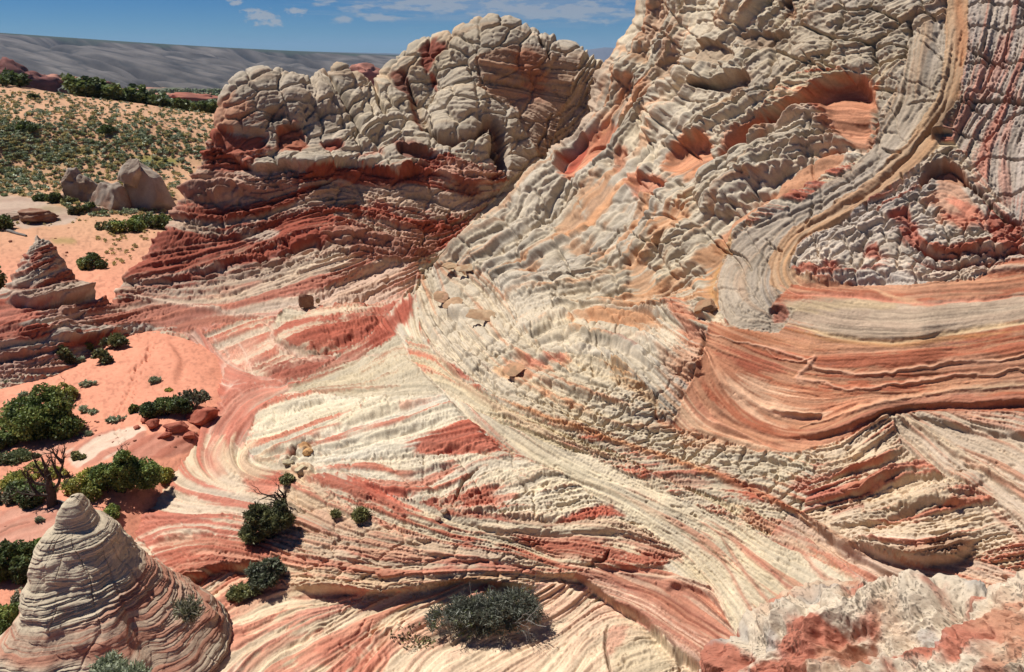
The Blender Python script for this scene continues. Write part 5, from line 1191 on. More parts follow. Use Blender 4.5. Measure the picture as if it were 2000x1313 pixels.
# near cone: a stack of thin tilted beds, round in plan, with a small cap
def cone_rock():
    c0 = at_height(197, 1236, 0.0)
    nth, nz = 900, 620
    th = np.linspace(0, 2 * math.pi, nth, endpoint=False); t = np.linspace(0, 1, nz)
    z = 4.0 - 4.6 * t
    zs = [4.0, 3.97, 3.88, 3.70, 3.45, 3.30, 3.22, 3.05, 2.6, 2.2, 1.85, 1.4, 1.1, .7, .2, -.6][::-1]
    rR = [.03, .08, .16, .26, .42, .50, .66, .80, 1.02, 1.26, 1.6, 2.0, 2.3, 2.75, 3.15, 3.35][::-1]
    rL = [.03, .08, .16, .30, .40, .46, .64, .74, .95, 1.10, 1.24, 1.38, 1.36, 1.85, 2.30, 2.95][::-1]
    rF = [.03, .18, .30, .42, .52, .58, .80, .95, 1.25, 1.45, 1.65, 1.95, 2.2, 2.6, 3.05, 3.6][::-1]
    rB = [.03, .18, .30, .42, .50, .56, .70, .85, 1.1, 1.25, 1.4, 1.6, 1.75, 1.9, 2.1, 2.4][::-1]
    R = [np.interp(z, zs, r) for r in (rR, rB, rL, rF)]          # +x, +y, -x, -y
    T, Z = np.meshgrid(th, z)
    cx, cy = np.cos(T), np.sin(T)
    r = (R[0][:, None] * np.clip(cx, 0, 1) ** 2 + R[2][:, None] * np.clip(-cx, 0, 1) ** 2 + R[1][:, None] * np.clip(cy, 0, 1) ** 2 + R[3][:, None] * np.clip(-cy, 0, 1) ** 2)
    r = r * (1 + .05 * np.cos(3 * T + .8) + .10 * noise3(np.stack([cx * 1.3, cy * 1.3, Z * .35], -1), 77)) 
    # a blunt spur towards the lower right, split from the cone by a hollow
    sp = np.exp(-((T - 6.0) / .35) ** 2) + np.exp(-((T + .28) / .35) ** 2)
    r = r * (1 + 0.10 * sp * sstep(1.6, .6, Z))
    gap = np.exp(-((T - 5.62) / .10) ** 2) * sstep(1.9, 1.2, Z) * sstep(.1, .7, Z); r = r * (1 - .13 * gap)
    hole = np.exp(-((T - 3.85) / .16) ** 2 - ((Z - 1.55) / .16) ** 2); r = r - .30 * hole
    x = r * cx; y = r * cy
    p = np.stack([x, y, Z], -1)
    dip = Z - .13 * x - .06 * y + .10 * fbm3(p * .7, 3, 2) + .05 * x * np.clip(1.8 - Z, 0, 2)
    q = np.stack([dip * 15, x * .35, y * .35], -1)
    b = noise3(q, 3) + .6 * noise3(q * np.array([2.3, 2, 2]), 4) + .35 * noise3(q * np.array([5, 4, 4]), 9)
    led = (1 - np.exp(-(b / .28) ** 2)) * .55 + .25 * b
    big = fbm3(p * 1.3, 4, 21)
    crack = np.exp(-(noise3(np.stack([T * 5 + .4 * noise3(p * 2, 3), Z * .5, Z * 0], -1), 31) / .04) ** 2) * sstep(-.1, .3, noise3(p * 1.1, 8))
    amp = np.clip(r, .1, 1) 
    amp = np.clip(r, .35, 1)
    r2 = r + amp * ((.10 * led - .04) * np.clip(.55 + 1.5 * noise3(p * np.array([.8, .8, 1.6]), 91), .15, 1.5) + .05 * np.round(2.2 * noise3(np.stack([T * 2.2, dip * 3, Z * 0], -1), 92)) / 2.2 + .16 * big + .05 * noise3(p * np.array([3.0, 3.0, 4.0]), 66) - .05 * crack + .03 * fbm3(p * 6, 3, 40))
    x = r2 * cx; y = r2 * cy
    redn = sstep(-.05, .35, noise3(np.stack([dip * 2.2, x * .3, y * .3], -1), 55) + (1.35 - Z) * .50 + .36 * sstep(.3, 1.6, x) - .20)
    fine = sstep(-.2, .2, b + .2 * big)
    cr = pig((222, 204, 172)); rd = pig((190, 116, 88)); tn = pig((214, 166, 134))
    f1_ = (redn * (.35 + .65 * fine))[..., None]
    col = cr * (1 - f1_) + (rd * .6 + tn * .4) * f1_
    col = col * (1 + .10 * big + .10 * b)[..., None]
    P = np.stack([x + c0[0], y + c0[1], Z + c0[2]], -1)
    P = np.concatenate([P, P[:, :1]], 1); col = np.concatenate([col, col[:, :1]], 1)
    o = grid_object('rock_cone', P, np.clip(col, .02, .8), M_ROCK, category='rock', label='big cream and red banded cone of rock in the near left corner')
    return o
CONE = cone_rock()

def icos(n):
    """points of a fine sphere: (co, tris)"""
    import bmesh
    bm = bmesh.new(); bmesh.ops.create_icosphere(bm, subdivisions=n, radius=1)
    co = np.array([v.co[:] for v in bm.verts]); q = np.array([[v.index for v in f.verts] for f in bm.faces]); bm.free()
    return co, q
ICO = {k: icos(k) for k in (2, 3, 4, 5, 6)}
def rock_blob(name, loc, size, label, col, col2=None, sub=5, rough=.22, cuts=10, seed=1, rz=0, tilt=(0, 0), band=0, mat=None, group=None, smooth=False, cat='rock', parent=None, keep_low=0.0, taper=0.0):
    co, q = ICO[sub]; p = co.copy(); rg = np.random.RandomState(seed)
    for _ in range(cuts):      # planes struck off the block
        n = rg.randn(3); n /= np.linalg.norm(n); d = rg.uniform(.55, .85)
        k = p @ n; p = p - np.clip(k - d, 0, None)[:, None] * n * .92
    p = p * (1 + rough * fbm3(p * 1.6 + seed, 4, seed)[:, None])
    if band: p = p * (1 + .05 * band * noise3(np.stack([p[:, 2] * 9, p[:, 0] * .6, p[:, 1] * .6], -1), seed)[:, None])
    p = p * (1 + .035 * fbm3(p * 7, 3, seed + 3)[:, None])
    if taper: p[:, :2] *= (1 - taper * (p[:, 2:3] + .2))
    p = p * np.array(size) / 2
    ct, st = math.cos(tilt[0]), math.sin(tilt[0]); p = p @ np.array([[1, 0, 0], [0, ct, st], [0, -st, ct]])
    ct, st = math.cos(tilt[1]), math.sin(tilt[1]); p = p @ np.array([[ct, 0, st], [0, 1, 0], [-st, 0, ct]])
    c2 = pig(col2 or col); t = sstep(-.2, .25, fbm3(p / max(size) * 4 + seed * 3, 3, seed + 9) + (.4 * noise3(np.stack([p[:, 2] / size[2] * 12, p[:, 0] * 0, p[:, 1] * 0], -1), 3) if band else 0))[:, None]
    c = (pig(col) * (1 - t) + c2 * t) * (1 + .12 * fbm3(p / max(size) * 14, 3, seed + 1))[:, None]
    o = raw_object(name, p, q, c, mat or M_ROCK, smooth=True, parent=parent)
    if parent is None:
        o.location = loc; o.rotation_euler = (0, 0, rz); o['label'] = label; o['category'] = cat
        if group: o['group'] = group
    else: o.location = loc; o.rotation_euler = (0, 0, rz)
    return o
GREYR, BROWN, TANR = (190, 172, 150), (150, 106, 80), (208, 176, 142)
# two grey knobs in the sand below the meadow
def knob(v_base, u, r_add=0): 
    return on_ground(u, v_base)
k1 = on_ground(262, 408)
big = empty('boulder', k1 + np.array([0, 0, -.3]), 'large pale rounded rock knob with a split crown, above the row of green bushes', 'rock')
S_ = math.hypot(*k1) / F_PX     # metres per photograph pixel there
rock_blob('rock_body', (22 * S_, 1.2, 26 * S_), (110 * S_, 80 * S_, 130 * S_), None, (190, 178, 160), (174, 154, 134), seed=5, rough=.16, cuts=18, parent=big, tilt=(.1, .12), taper=.42)
rock_blob('rock_body', (-36 * S_, -.6, 14 * S_), (90 * S_, 60 * S_, 80 * S_), None, (184, 168, 150), (174, 134, 108), seed=8, rough=.3, cuts=14, parent=big, taper=.3)
rock_blob('rock_crown', (2 * S_, .4, 62 * S_), (44 * S_, 36 * S_, 62 * S_), None, (196, 184, 166), (176, 158, 138), seed=9, rough=.22, cuts=14, parent=big, tilt=(0, -.45), taper=.2)
k2 = on_ground(160, 392)
knb = empty('boulder', k2 + np.array([0, 0, -.3]), 'narrow pitted grey rock stub standing alone at the meadow edge', 'rock')
rock_blob('rock_body', (6 * S_, 0, 16 * S_), (64 * S_, 44 * S_, 66 * S_), None, (180, 166, 150), (158, 136, 116), seed=15, rough=.5, cuts=6, parent=knb, tilt=(0, .3))
rock_blob('rock_crown', (-10 * S_, 0, 36 * S_), (34 * S_, 28 * S_, 54 * S_), None, (178, 164, 148), (156, 134, 114), seed=16, rough=.5, cuts=6, parent=knb)
def blob_at(u, v, which, wpx, hpx, dpx, label, col, col2, seed, sub=5, sink=.3, name='boulder', **k):
    g_ = on_ground(u, v, which); s_ = math.sqrt(g_[0] ** 2 + g_[1] ** 2 + (g_[2] - CAM_Z) ** 2) / F_PX
    return rock_blob(name, g_ + np.array([0, 0, hpx * s_ * (.5 - sink)]), (wpx * s_, dpx * s_, hpx * s_), label, col, col2, sub, seed=seed, **k)
blob_at(74, 432, 'sand', 66, 34, 46, 'low brown domed boulder lying on the pale slab left of the knobs', (176, 136, 108), (150, 100, 74), 21, rough=.3, band=1)
blob_at(20, 428, 'sand', 60, 20, 40, 'flat pale slab of rock at the left edge above the sand', (206, 182, 158), (190, 160, 136), 22, rough=.3, band=1)
blob_at(125, 392, 'sand', 40, 16, 30, 'small pinkish slab just left of the narrow rock stub', (206, 170, 144), (186, 140, 112), 23, rough=.3)
blob_at(190, 412, 'sand', 44, 14, 30, 'flat pale stone in front of the big knob', (206, 176, 150), (196, 150, 120), 24, rough=.3)
bo = blob_at(598, 602, 'rock', 40, 38, 26, 'dark brown angular boulder alone on the pale boat-shaped mound', (150, 108, 84), (172, 134, 106), 31, rough=.12, cuts=16, tilt=(.2, .25), sink=.2)
blob_at(607, 600, 'rock', 12, 17, 6, 'small round pale stone leaning on the dark angular boulder', (206, 186, 152), (190, 166, 136), 32, rough=.1, cuts=8, name='stone', tilt=(.3, .3), sub=4, sink=.1)
blob_at(621, 594, 'rock', 10, 14, 6, 'outer of the two small pale stones beside the dark boulder', (206, 188, 158), (190, 166, 136), 33, rough=.1, cuts=8, name='stone', tilt=(.3, -.3), sub=4, sink=.1)
# flat flakes resting on the foot of the slope
def flake(u, v, w, h, label, col, seed, tilt, lift=.12, name='rock_flake', thick=5):
    g_ = on_ground(u, v, 'rock'); s_ = math.sqrt(g_[0] ** 2 + g_[1] ** 2 + (g_[2] - CAM_Z) ** 2) / F_PX
    n_ = np.array([0, -.5, .86])
    return rock_blob(name, g_ + n_ * (13 * s_ + lift), (w * s_, h * 2.0 * s_, thick * s_), label, col, (190, 150, 110), 5, .12, 14, seed, tilt=tilt)
flake(878, 538, 36, 14, 'upper thin sandstone plate sticking out over a dark gap', (206, 172, 130), 41, (.35, -.12), .22)
flake(908, 541, 44, 14, 'lower thin sandstone plate jutting beside its twin', (206, 178, 140), 42, (.35, .12), .22)
flake(888, 605, 44, 18, 'curled brown rock flake on the banded foot of the slope', (210, 170, 128), 43, (.5, .3), .1)
flake(938, 628, 60, 20, 'broad tan triangular flake casting a shadow below it', (214, 178, 136), 44, (.45, -.1), .14)
flake(862, 592, 30, 20, 'small orange flake near the nose of the slope', (222, 172, 132), 45, (.6, .0), .08)
flake(1002, 735, 50, 20, 'orange flake curling up over a dark notch', (220, 164, 118), 46, (.5, .05), .12)
flake(1372, 612, 50, 26, 'brown knuckle of rock above the orange bowl', (190, 140, 100), 47, (.2, .4), .1, 'boulder', 24)
# broken red blocks at the edge of the dune
for i, (u, v, w, h, d, lb) in enumerate([(400, 828, 62, 42, 50, 'largest red block, undercut, below the grey twiggy shrub'), (345, 842, 46, 20, 34, 'flat red slab left of the largest red block'), (300, 836, 30, 18, 24, 'thick red slab under the dark green bush'),
                                        (322, 856, 26, 12, 20, 'small red slab lying in front of the others'), (372, 858, 30, 14, 22, 'red chip beneath the largest red block'), (282, 826, 22, 9, 14, 'small flat stone at the left end of the red slabs'), (268, 838, 16, 7, 12, 'thin dark chip left of the red slabs')]):
    blob_at(u, v, 'rock' if u > 395 else 'sand', w, h, d, lb, (200, 112, 84), (178, 88, 62), 51 + i, rough=.18, cuts=14, name='rock_block', sink=.15, rz=.3 * i, group='broken red blocks at the edge of the dune')
rs_ = random.Random(9)
st_src = None
for i in range(46):
    u, v = rs_.choice([(rs_.uniform(330, 430), rs_.uniform(850, 885)), (rs_.uniform(180, 300), rs_.uniform(820, 870)), (rs_.uniform(0, 330), rs_.uniform(740, 1040)), (rs_.uniform(20, 200), rs_.uniform(440, 520))])
    if inside(np.array([u]), np.array([v]), [(430, 720), (430, 830), (340, 900), (240, 1000), (230, 1100), (600, 1100), (600, 700)])[0]: continue
    g_ = on_ground(u, v); s_ = np.linalg.norm(g_ - [0, 0, CAM_Z]) / F_PX; w = rs_.uniform(3, 8) * s_
    if st_src is None or i % 8 == 0:
        st_src = rock_blob('pebble', (0, 0, 0), (1, .8, .5), 'small red stone lying loose on the sand', (176, 110, 84), (150, 90, 66), 3, .25, 8, 70 + i, group='loose stones on the sand'); o = st_src
    else: o = st_src.copy(); COL.objects.link(o)
    o.location = g_ + np.array([0, 0, w * .1]); o.scale = (w, w, w); o.rotation_euler = (0, 0, rs_.uniform(0, 6))
# loose blocks in the notch above the hanging shrub
for u, v, w, h, d, lb, c in [(602, 888, 26, 20, 18, 'orange-faced block wedged in the notch above the hanging shrub', (226, 172, 104)), (592, 925, 30, 22, 24, 'pale block right of the small round shrub', (222, 202, 158)), (562, 905, 24, 10, 18, 'pale flat block capping the notch', (206, 190, 150)), (868, 1004, 16, 14, 14, 'small round pale stone on the red diagonal beds', (222, 190, 158)), (855, 1018, 14, 10, 12, 'pinkish stone below the round pale one', (214, 168, 138))]:
    blob_at(u, v, 'rock', w, h, d, lb, c, tuple(int(x * .9) for x in c), int(u), rough=.15, cuts=12, name='rock_block', sink=.2)

# near outcrop, lower right: where the photographer stands
OUT = AR((1400, 1330, 7.6), (1470, 1265, 7.9), (1560, 1212, 8.1), (1620, 1180, 8.2), (1700, 1180, 8.2), (1740, 1182, 8.1), (1800, 1186, 8.2), (1850, 1166, 8.1), (1900, 1188, 7.9), (1960, 1172, 7.7), (2040, 1150, 7.6), (2160, 1120, 7.5),
         (1500, 1340, 7.2), (1600, 1290, 7.3), (1700, 1270, 7.4), (1800, 1290, 7.2), (1900, 1270, 7.1), (2000, 1240, 7.0), (1700, 1360, 6.8), (1900, 1360, 6.6), (2050, 1330, 6.5), (1600, 1450, 6.4), (1900, 1480, 6.1), (2150, 1300, 6.4))
for u_, v_, r_ in [(1400, 1330, 7.6), (1470, 1265, 7.9), (1560, 1212, 8.1), (1620, 1180, 8.2), (1740, 1182, 8.1), (1850, 1166, 8.1), (1960, 1172, 7.7), (2040, 1150, 7.6), (2160, 1120, 7.5)]:
    z_ = at_range(u_, v_, r_)[2]; OUT += [beyond(u_, v_, r_, .7, z_ - 1.2), beyond(u_, v_, r_, 1.6, z_ - 4.5)]
for u_, z_ in [(1150, 2.0), (1260, 3.0), (1330, 5.0)]:
    for r_ in (4.6, 6.0, 7.6, 9.2):
        a_ = az_of(u_) * 1.22; OUT.append((r_ * math.sin(a_), r_ * math.cos(a_), z_))
for u_ in (1500, 1650, 1800, 1950, 2100): 
    a_ = az_of(u_) * 1.22; OUT += [(4.4 * math.sin(a_), 4.4 * math.cos(a_), 8.6), (5.3 * math.sin(a_), 5.3 * math.cos(a_), 8.5)]
splO = Spline(thin(OUT))
X, Y, Z = polar_sheet(splO, az_of(1290) * 1.22, math.radians(46), 4.6, 9.8, 620 if DETAIL else 300, 620 if DETAIL else 300)
p = np.stack([X, Y, Z], -1); nn = normals(X, Y, Z)
lump = 1 - np.abs(fbm3(p * 1.1, 4, 3)) * 3
l2 = 1 - np.abs(fbm3(p * 3.0, 4, 13)) * 2.6
pits = np.clip(noise3(p * 16, 5) - .45, 0, 1) * sstep(0, .4, fbm3(p * 2, 2, 8))
d_ = .22 * lump + .12 * l2 + .03 * (1 - np.abs(fbm3(p * 9, 3, 33)) * 2.6) - .09 * pits + .02 * fbm3(p * 22, 3, 6)
P = p + nn * d_[..., None]
U, V = project(X, Y, Z)
redm = np.zeros(U.shape)
for a, b, ra, rb in [(1600, 1275, 70, 50), (1650, 1310, 90, 40), (1450, 1310, 60, 40), (1860, 1300, 130, 40), (1960, 1240, 70, 40), (1900, 1270, 60, 30), (1540, 1340, 90, 40)]:
    redm = np.maximum(redm, 1 - np.hypot((U - a) / ra, (V - b) / rb))
redm = sstep(.05, .35, redm + .7 * fbm3(p * 3.5, 5, 30))[..., None]
greym = sstep(.25, .5, fbm3(p * 2.6, 3, 44))[..., None]
c = pig((226, 208, 180)) * (1 - redm) + pig((200, 122, 94)) * redm
c = c * (1 - .6 * greym) + pig((176, 172, 166)) * .6 * greym
tanm = sstep(.1, .4, fbm3(p * 1.6, 3, 60))[..., None] * .5; c = c * (1 - tanm) + pig((218, 172, 132)) * tanm
lich = sstep(.50, .62, noise3(p * 70, 70) + .45 * noise3(p * 4, 71))[..., None] * .6; c = c * (1 - lich) + pig((70, 62, 54)) * lich
c = c * (1 + .12 * fbm3(p * 8, 3, 50))[..., None]
grid_object('rock_outcrop', P, c, M_ROCK, kind='structure', label='near pitted pale outcrop with rust red patches in the lower right corner')
# red rocks on the plain below the long slope
for i, (u, v, w, h, lb, col) in enumerate([(20, 152, 70, 24, 'dark red butte at the left edge beyond the meadow', (170, 104, 92)), (66, 160, 70, 18, 'second dark red butte, right of the edge one', (168, 100, 88)), (150, 168, 60, 14, 'pink rock mound far below the long slope', (226, 150, 122)), (190, 168, 50, 13, 'rightmost pink mound of the pair left of the plain', (222, 142, 116)),
                                           (105, 158, 50, 10, 'flat pink rock strip between the buttes and the mounds', (206, 140, 116)), (716, 150, 70, 26, 'pink rocks seen in the dip of the dome skyline', (214, 140, 116)), (380, 192, 90, 10, 'low rusty rock ledge on the wooded plain', (196, 116, 90)), (250, 200, 70, 14, 'dark rusty outcrop among the trees of the crest', (170, 96, 70))]):
    R_ = 900 if i != 7 else 190
    q_ = at_range(u, v, R_); s_ = R_ / F_PX / .97
    rock_blob('far_rock', q_ + np.array([0, 0, 0]), (w * s_, w * s_ * .6, h * 2 * s_), lb, col, tuple(int(x * .8) for x in col), 4, .5, 5, 90 + i, band=1)
# ----------------------------------------------------------------- plants
def leaf_material(name, sub=0.0):
    m = bpy.data.materials.new(name); m.use_nodes = True
    n, l = m.node_tree.nodes, m.node_tree.links; bs = n['Principled BSDF']
    at = n.new('ShaderNodeAttribute'); at.attribute_name = 'pigment'
    inf = n.new('ShaderNodeObjectInfo'); r = n.new('ShaderNodeMapRange'); l.new(inf.outputs['Random'], r.inputs[0]); r.inputs[3].default_value = .82; r.inputs[4].default_value = 1.18
    mx = n.new('ShaderNodeVectorMath'); mx.operation = 'SCALE'; l.new(at.outputs['Color'], mx.inputs[0]); l.new(r.outputs[0], mx.inputs['Scale'])
    l.new(mx.outputs[0], bs.inputs['Base Color']); bs.inputs['Roughness'].default_value = .55; bs.inputs['Specular IOR Level'].default_value = .3
    tr = n.new('ShaderNodeBsdfTranslucent'); l.new(mx.outputs[0], tr.inputs['Color'])
    ms = n.new('ShaderNodeMixShader'); ms.inputs[0].default_value = .25
    l.new(bs.outputs[0], ms.inputs[1]); l.new(tr.outputs[0], ms.inputs[2]); l.new(ms.outputs[0], n['Material Output'].inputs['Surface'])
    return m
M_LEAF = leaf_material('leaf'); M_BARK = simple_mat('bark', (.07, .052, .04), .9, .3, 12); M_DEAD = simple_mat('dead wood', (.17, .15, .13), .9, .3, 12)
def leaf_cloud(rg, blobs, n, size, aspect, cols, up=.2, spray=0.0):
    """leaves through the volume of several ellipsoids, thickest near their skins; spray > 0 gathers them into radiating tufts"""
    w = np.array([b[3] * b[4] * b[5] for b in blobs]) ** .75; w /= w.sum()
    k = rg.choice(len(blobs), n, p=w); B = np.array(blobs, float)[k]
    d = rg.randn(n, 3); d /= np.linalg.norm(d, axis=1)[:, None]
    if spray:
        nt = max(20, n // 22); td = rg.randn(nt, 3); td /= np.linalg.norm(td, axis=1)[:, None]; td[:, 2] = np.abs(td[:, 2]) * .9 + td[:, 2] * .1
        tr_ = rg.uniform(.35, 1, nt) ** .6; tk = rg.choice(len(blobs), nt, p=w); TB = np.array(blobs, float)[tk]
        lum = .75 + .5 * fbm3(td * 2 + tk[:, None], 2, 4)
        ti = rg.randint(0, nt, n); B = TB[ti]
        c = B[:, :3] + td[ti] * tr_[ti][:, None] * B[:, 3:6]
        off = rg.randn(n, 3) * spray * .45; ax = td[ti] * .8 + rg.randn(n, 3) * .5; ax /= np.linalg.norm(ax, axis=1)[:, None]
        c = c + off
    else:
        rr = rg.uniform(.25, 1, n) ** .45; lump = 1 + .28 * fbm3(d * 2.2 + k[:, None] * 3.1, 3, 6)
        c = B[:, :3] + d * (rr * lump)[:, None] * B[:, 3:6]
        cl = fbm3(c * 2.2 / max(.4, B[:, 3].mean()), 3, 7)
        keep = cl > -.16 + .1 * rg.randn(n); c = c[keep]; d = d[keep]; n = len(c)
        ax = rg.randn(n, 3); ax[:, 2] += up; ax /= np.linalg.norm(ax, axis=1)[:, None]
    s = size * rg.uniform(.6, 1.3, n)
    side = np.cross(ax, rg.randn(n, 3)); side /= np.linalg.norm(side, axis=1)[:, None]
    a = ax * (s * aspect / 2)[:, None]; b = side * (s / 2)[:, None]
    v = np.stack([c - a, c + b * .9, c + a, c - b * .9], 1).reshape(-1, 3)
    q = np.arange(n * 4).reshape(n, 4)
    cc = np.array([pig(x) for x in cols]) * 2.4; t = fbm3(c * 1.7 + 5, 2, 17) * 1.4 + rg.randn(n) * .35
    i = np.clip(((t + 1) / 2 * len(cols)).astype(int), 0, len(cols) - 1)
    col = cc[i] * rg.uniform(.75, 1.25, n)[:, None]
    return v, q, np.repeat(col, 4, 0)
def tube_mesh(paths, nside=6):
    V, Q = [], []; off = 0
    for pts, rad in paths:
        pts = np.array(pts, float); n = len(pts)
        for i in range(n):
            t = pts[min(i + 1, n - 1)] - pts[max(i - 1, 0)]; t /= np.linalg.norm(t) + 1e-9
            u = np.cross(t, [.3, .9, .2]); u /= np.linalg.norm(u) + 1e-9; w = np.cross(t, u)
            for k in range(nside):
                a = 2 * math.pi * k / nside; V.append(pts[i] + (u * math.cos(a) + w * math.sin(a)) * rad[i])
        for i in range(n - 1):
            for k in range(nside):
                a = off + i * nside + k; b = off + i * nside + (k + 1) % nside; Q.append((a, b, b + nside, a + nside))
        off += n * nside
    return np.array(V), np.array(Q)
def branches(rg, base, tips, r0, gen=2, wander=.12, kids=3, lenk=.5):
    out = []
    def grow(p, tip, r, g_):
        n = 7; pts = [p]; L = np.linalg.norm(tip - p)
        for i in range(1, n):
            t = i / (n - 1); q = p + (tip - p) * t + rg.randn(3) * wander * L * .25 * (1 if i < n - 1 else .5); q[2] += .12 * L * math.sin(t * math.pi); pts.append(q)
        rad = [r * (1 - .75 * i / (n - 1)) for i in range(n)]
        out.append((pts, rad))
        if g_ > 0:
            for _ in range(kids):
                i = rg.randint(2, n); a = pts[i]; d = (tip - p) / L + rg.randn(3) * .65; d[2] += .15; d /= np.linalg.norm(d)
                grow(a, a + d * L * lenk * rg.uniform(.6, 1.1), rad[i] * .65, g_ - 1)
    for t in tips: grow(np.array(base, float), np.array(t, float), r0 * rg.uniform(.7, 1.1), gen)
    return out
OAK = [(66, 82, 38), (86, 102, 44), (108, 122, 54), (130, 138, 66)]
OAKD = [(58, 68, 38), (70, 84, 42), (88, 102, 50), (104, 116, 60)]
OLIVE = [(92, 98, 42), (122, 124, 50), (146, 142, 54), (112, 116, 52)]
JUN = [(64, 68, 44), (82, 86, 52), (100, 102, 58), (116, 114, 66)]
GREYG = [(84, 86, 68), (98, 96, 76), (80, 82, 52), (112, 106, 88)]
SAGE = [(120, 130, 104), (104, 118, 90), (138, 144, 116), (92, 104, 76)]
def shrub(name, u, v, wpx, hpx, cols, label, cat='shrub', n=5000, leaf=3.2, asp=1.6, lobes=6, seed=1, which='sand', spray=0.0, stems=6, twig=0, group=None, shape=None, bark=None, dpx=None, hang=0.0):
    """u, v: middle of the foot; widths and heights in photograph pixels there"""
    if leaf > 4 and n < 20000: leaf *= .78; n = int(n * 1.5)
    g_ = on_ground(u, v, which); s_ = np.linalg.norm(g_ - [0, 0, CAM_Z]) / F_PX
    w, h, d = wpx * s_, hpx * s_, (dpx or wpx * .8) * s_; rg = np.random.RandomState(seed)
    root = empty(name, g_ - np.array([0, 0, .05]), label, cat, group)
    B = []
    if shape:
        for (a, b, ra, rb) in shape: B.append((a * w, rg.uniform(-.15, .15) * d, b * h, ra * w, min(ra * w, d * .5), rb * h))
    else:
        for k in range(lobes):
            a = rg.uniform(-.5, .5); e = rg.uniform(-.5, .5); q = max(0, 1 - (2 * a) ** 2 * .7 - (2 * e) ** 2 * .4)
            B.append((a * w * .68, e * d * .7, h * (.14 + .36 * q * rg.uniform(.6, 1)), w * rg.uniform(.19, .29), d * rg.uniform(.2, .32), h * rg.uniform(.26, .36)))
    vv, qq, cc = leaf_cloud(rg, B, n, leaf * s_, asp, cols, spray=spray * s_)
    vv[:, 2] = np.maximum(vv[:, 2], -.25 * h if hang else .02)
    raw_object('foliage', vv, qq, cc, M_LEAF, parent=root, smooth=False)
    tips = [np.array(B[k % len(B)][:3]) + rg.randn(3) * .12 * w * np.array([1, 1, .5]) for k in range(stems)]
    V_, Q_ = tube_mesh(branches(rg, (0, 0, -.1), tips, .035 * min(w, h) , 2 + twig, kids=3 + twig), 5)
    raw_object('stem', V_, Q_, None, bark or M_BARK, parent=root)
    return root
# -- sand flat, near left
shrub('oak_shrub', 84, 848, 134, 98, OAK, 'largest leafy green shrub on the sand, with a bright tip at its top right', n=24000, leaf=3.8, asp=1.3, seed=3,
      shape=[(-.32, .2, .22, .24), (0, .2, .3, .28), (.32, .18, .22, .24), (-.2, .42, .24, .24), (.12, .46, .26, .24), (.04, .68, .17, .18), (-.02, .3, .3, .3)])
shrub('oak_shrub', 118, 782, 52, 42, OLIVE, 'yellow-green shrub behind the top of the largest green shrub', n=3000, leaf=4.4, asp=1.3, seed=4)
shrub('oak_shrub', 10, 872, 60, 38, OAKD, 'low green shrub touching the left side of the largest one', n=3500, leaf=4.6, asp=1.3, seed=5)
shrub('oak_shrub', 12, 902, 66, 22, [(92, 100, 60), (74, 86, 50), (110, 112, 80)], 'straggly olive shrub at the left edge behind the dead tree', n=3200, leaf=4.2, seed=6)
shrub('oak_shrub', 62, 896, 34, 12, JUN, 'small dark green shrub just above the dead tree crown', n=1600, leaf=4.2, seed=66)
shrub('oak_shrub', 155, 895, 26, 22, JUN, 'little round shrub to the right of the dead tree crown', n=1100, leaf=4, seed=7)
shrub('oak_shrub', 240, 965, 130, 82, OAK, 'broad bright green thicket behind the near rock cone', n=14000, leaf=4.4, asp=1.3, seed=8, shape=[(-.3, .3, .2, .28), (0, .38, .24, .34), (.3, .4, .22, .32), (.1, .7, .16, .2), (.12, .95, .1, .12), (-.15, .6, .16, .2), (.42, .5, .12, .22)])
shrub('oak_shrub', 165, 962, 70, 56, OLIVE, 'yellow-olive thicket at the left end of the bright green one', n=5200, leaf=4.2, asp=1.4, seed=9)
shrub('oak_shrub', 318, 935, 40, 34, OLIVE, 'yellowish tail of bushes against the striped rock', n=2600, leaf=4.2, seed=10)
shrub('oak_shrub', 70, 945, 90, 40, OLIVE, 'low yellow-green bush behind the trunk of the dead tree', n=4200, leaf=4.2, seed=11)
shrub('oak_shrub', 50, 975, 84, 44, OAKD, 'dark green bush at the foot of the dead tree', n=4200, leaf=4.2, seed=12)
shrub('twiggy_shrub', 15, 980, 40, 34, GREYG, 'grey-green twiggy bush at the left edge below the olive shrub', n=2200, leaf=3.4, seed=13, twig=1)
shrub('oak_shrub', 216, 1008, 40, 26, OAK, 'small green shrub peeping out right of the rock cone cap', n=1900, leaf=4.2, seed=14)
shrub('oak_shrub', 34, 1126, 84, 84, OAKD, 'dark dense bush in the shade left of the rock cone', n=8000, leaf=4.6, seed=15, which='sand')
shrub('oak_shrub', 100, 1088, 66, 56, OAK, 'green bush between the dark dense bush and the rock cone', n=4600, leaf=4.4, seed=16)
shrub('twiggy_shrub', 50, 1178, 60, 34, GREYG, 'grey half-bare bush against the left flank of the rock cone', n=2400, leaf=3.4, seed=17, twig=1, bark=M_DEAD)
shrub('oak_shrub', 10, 1232, 70, 56, OAK, 'bright green bush in the lower left corner beside the cone', n=4200, leaf=4.8, seed=18)
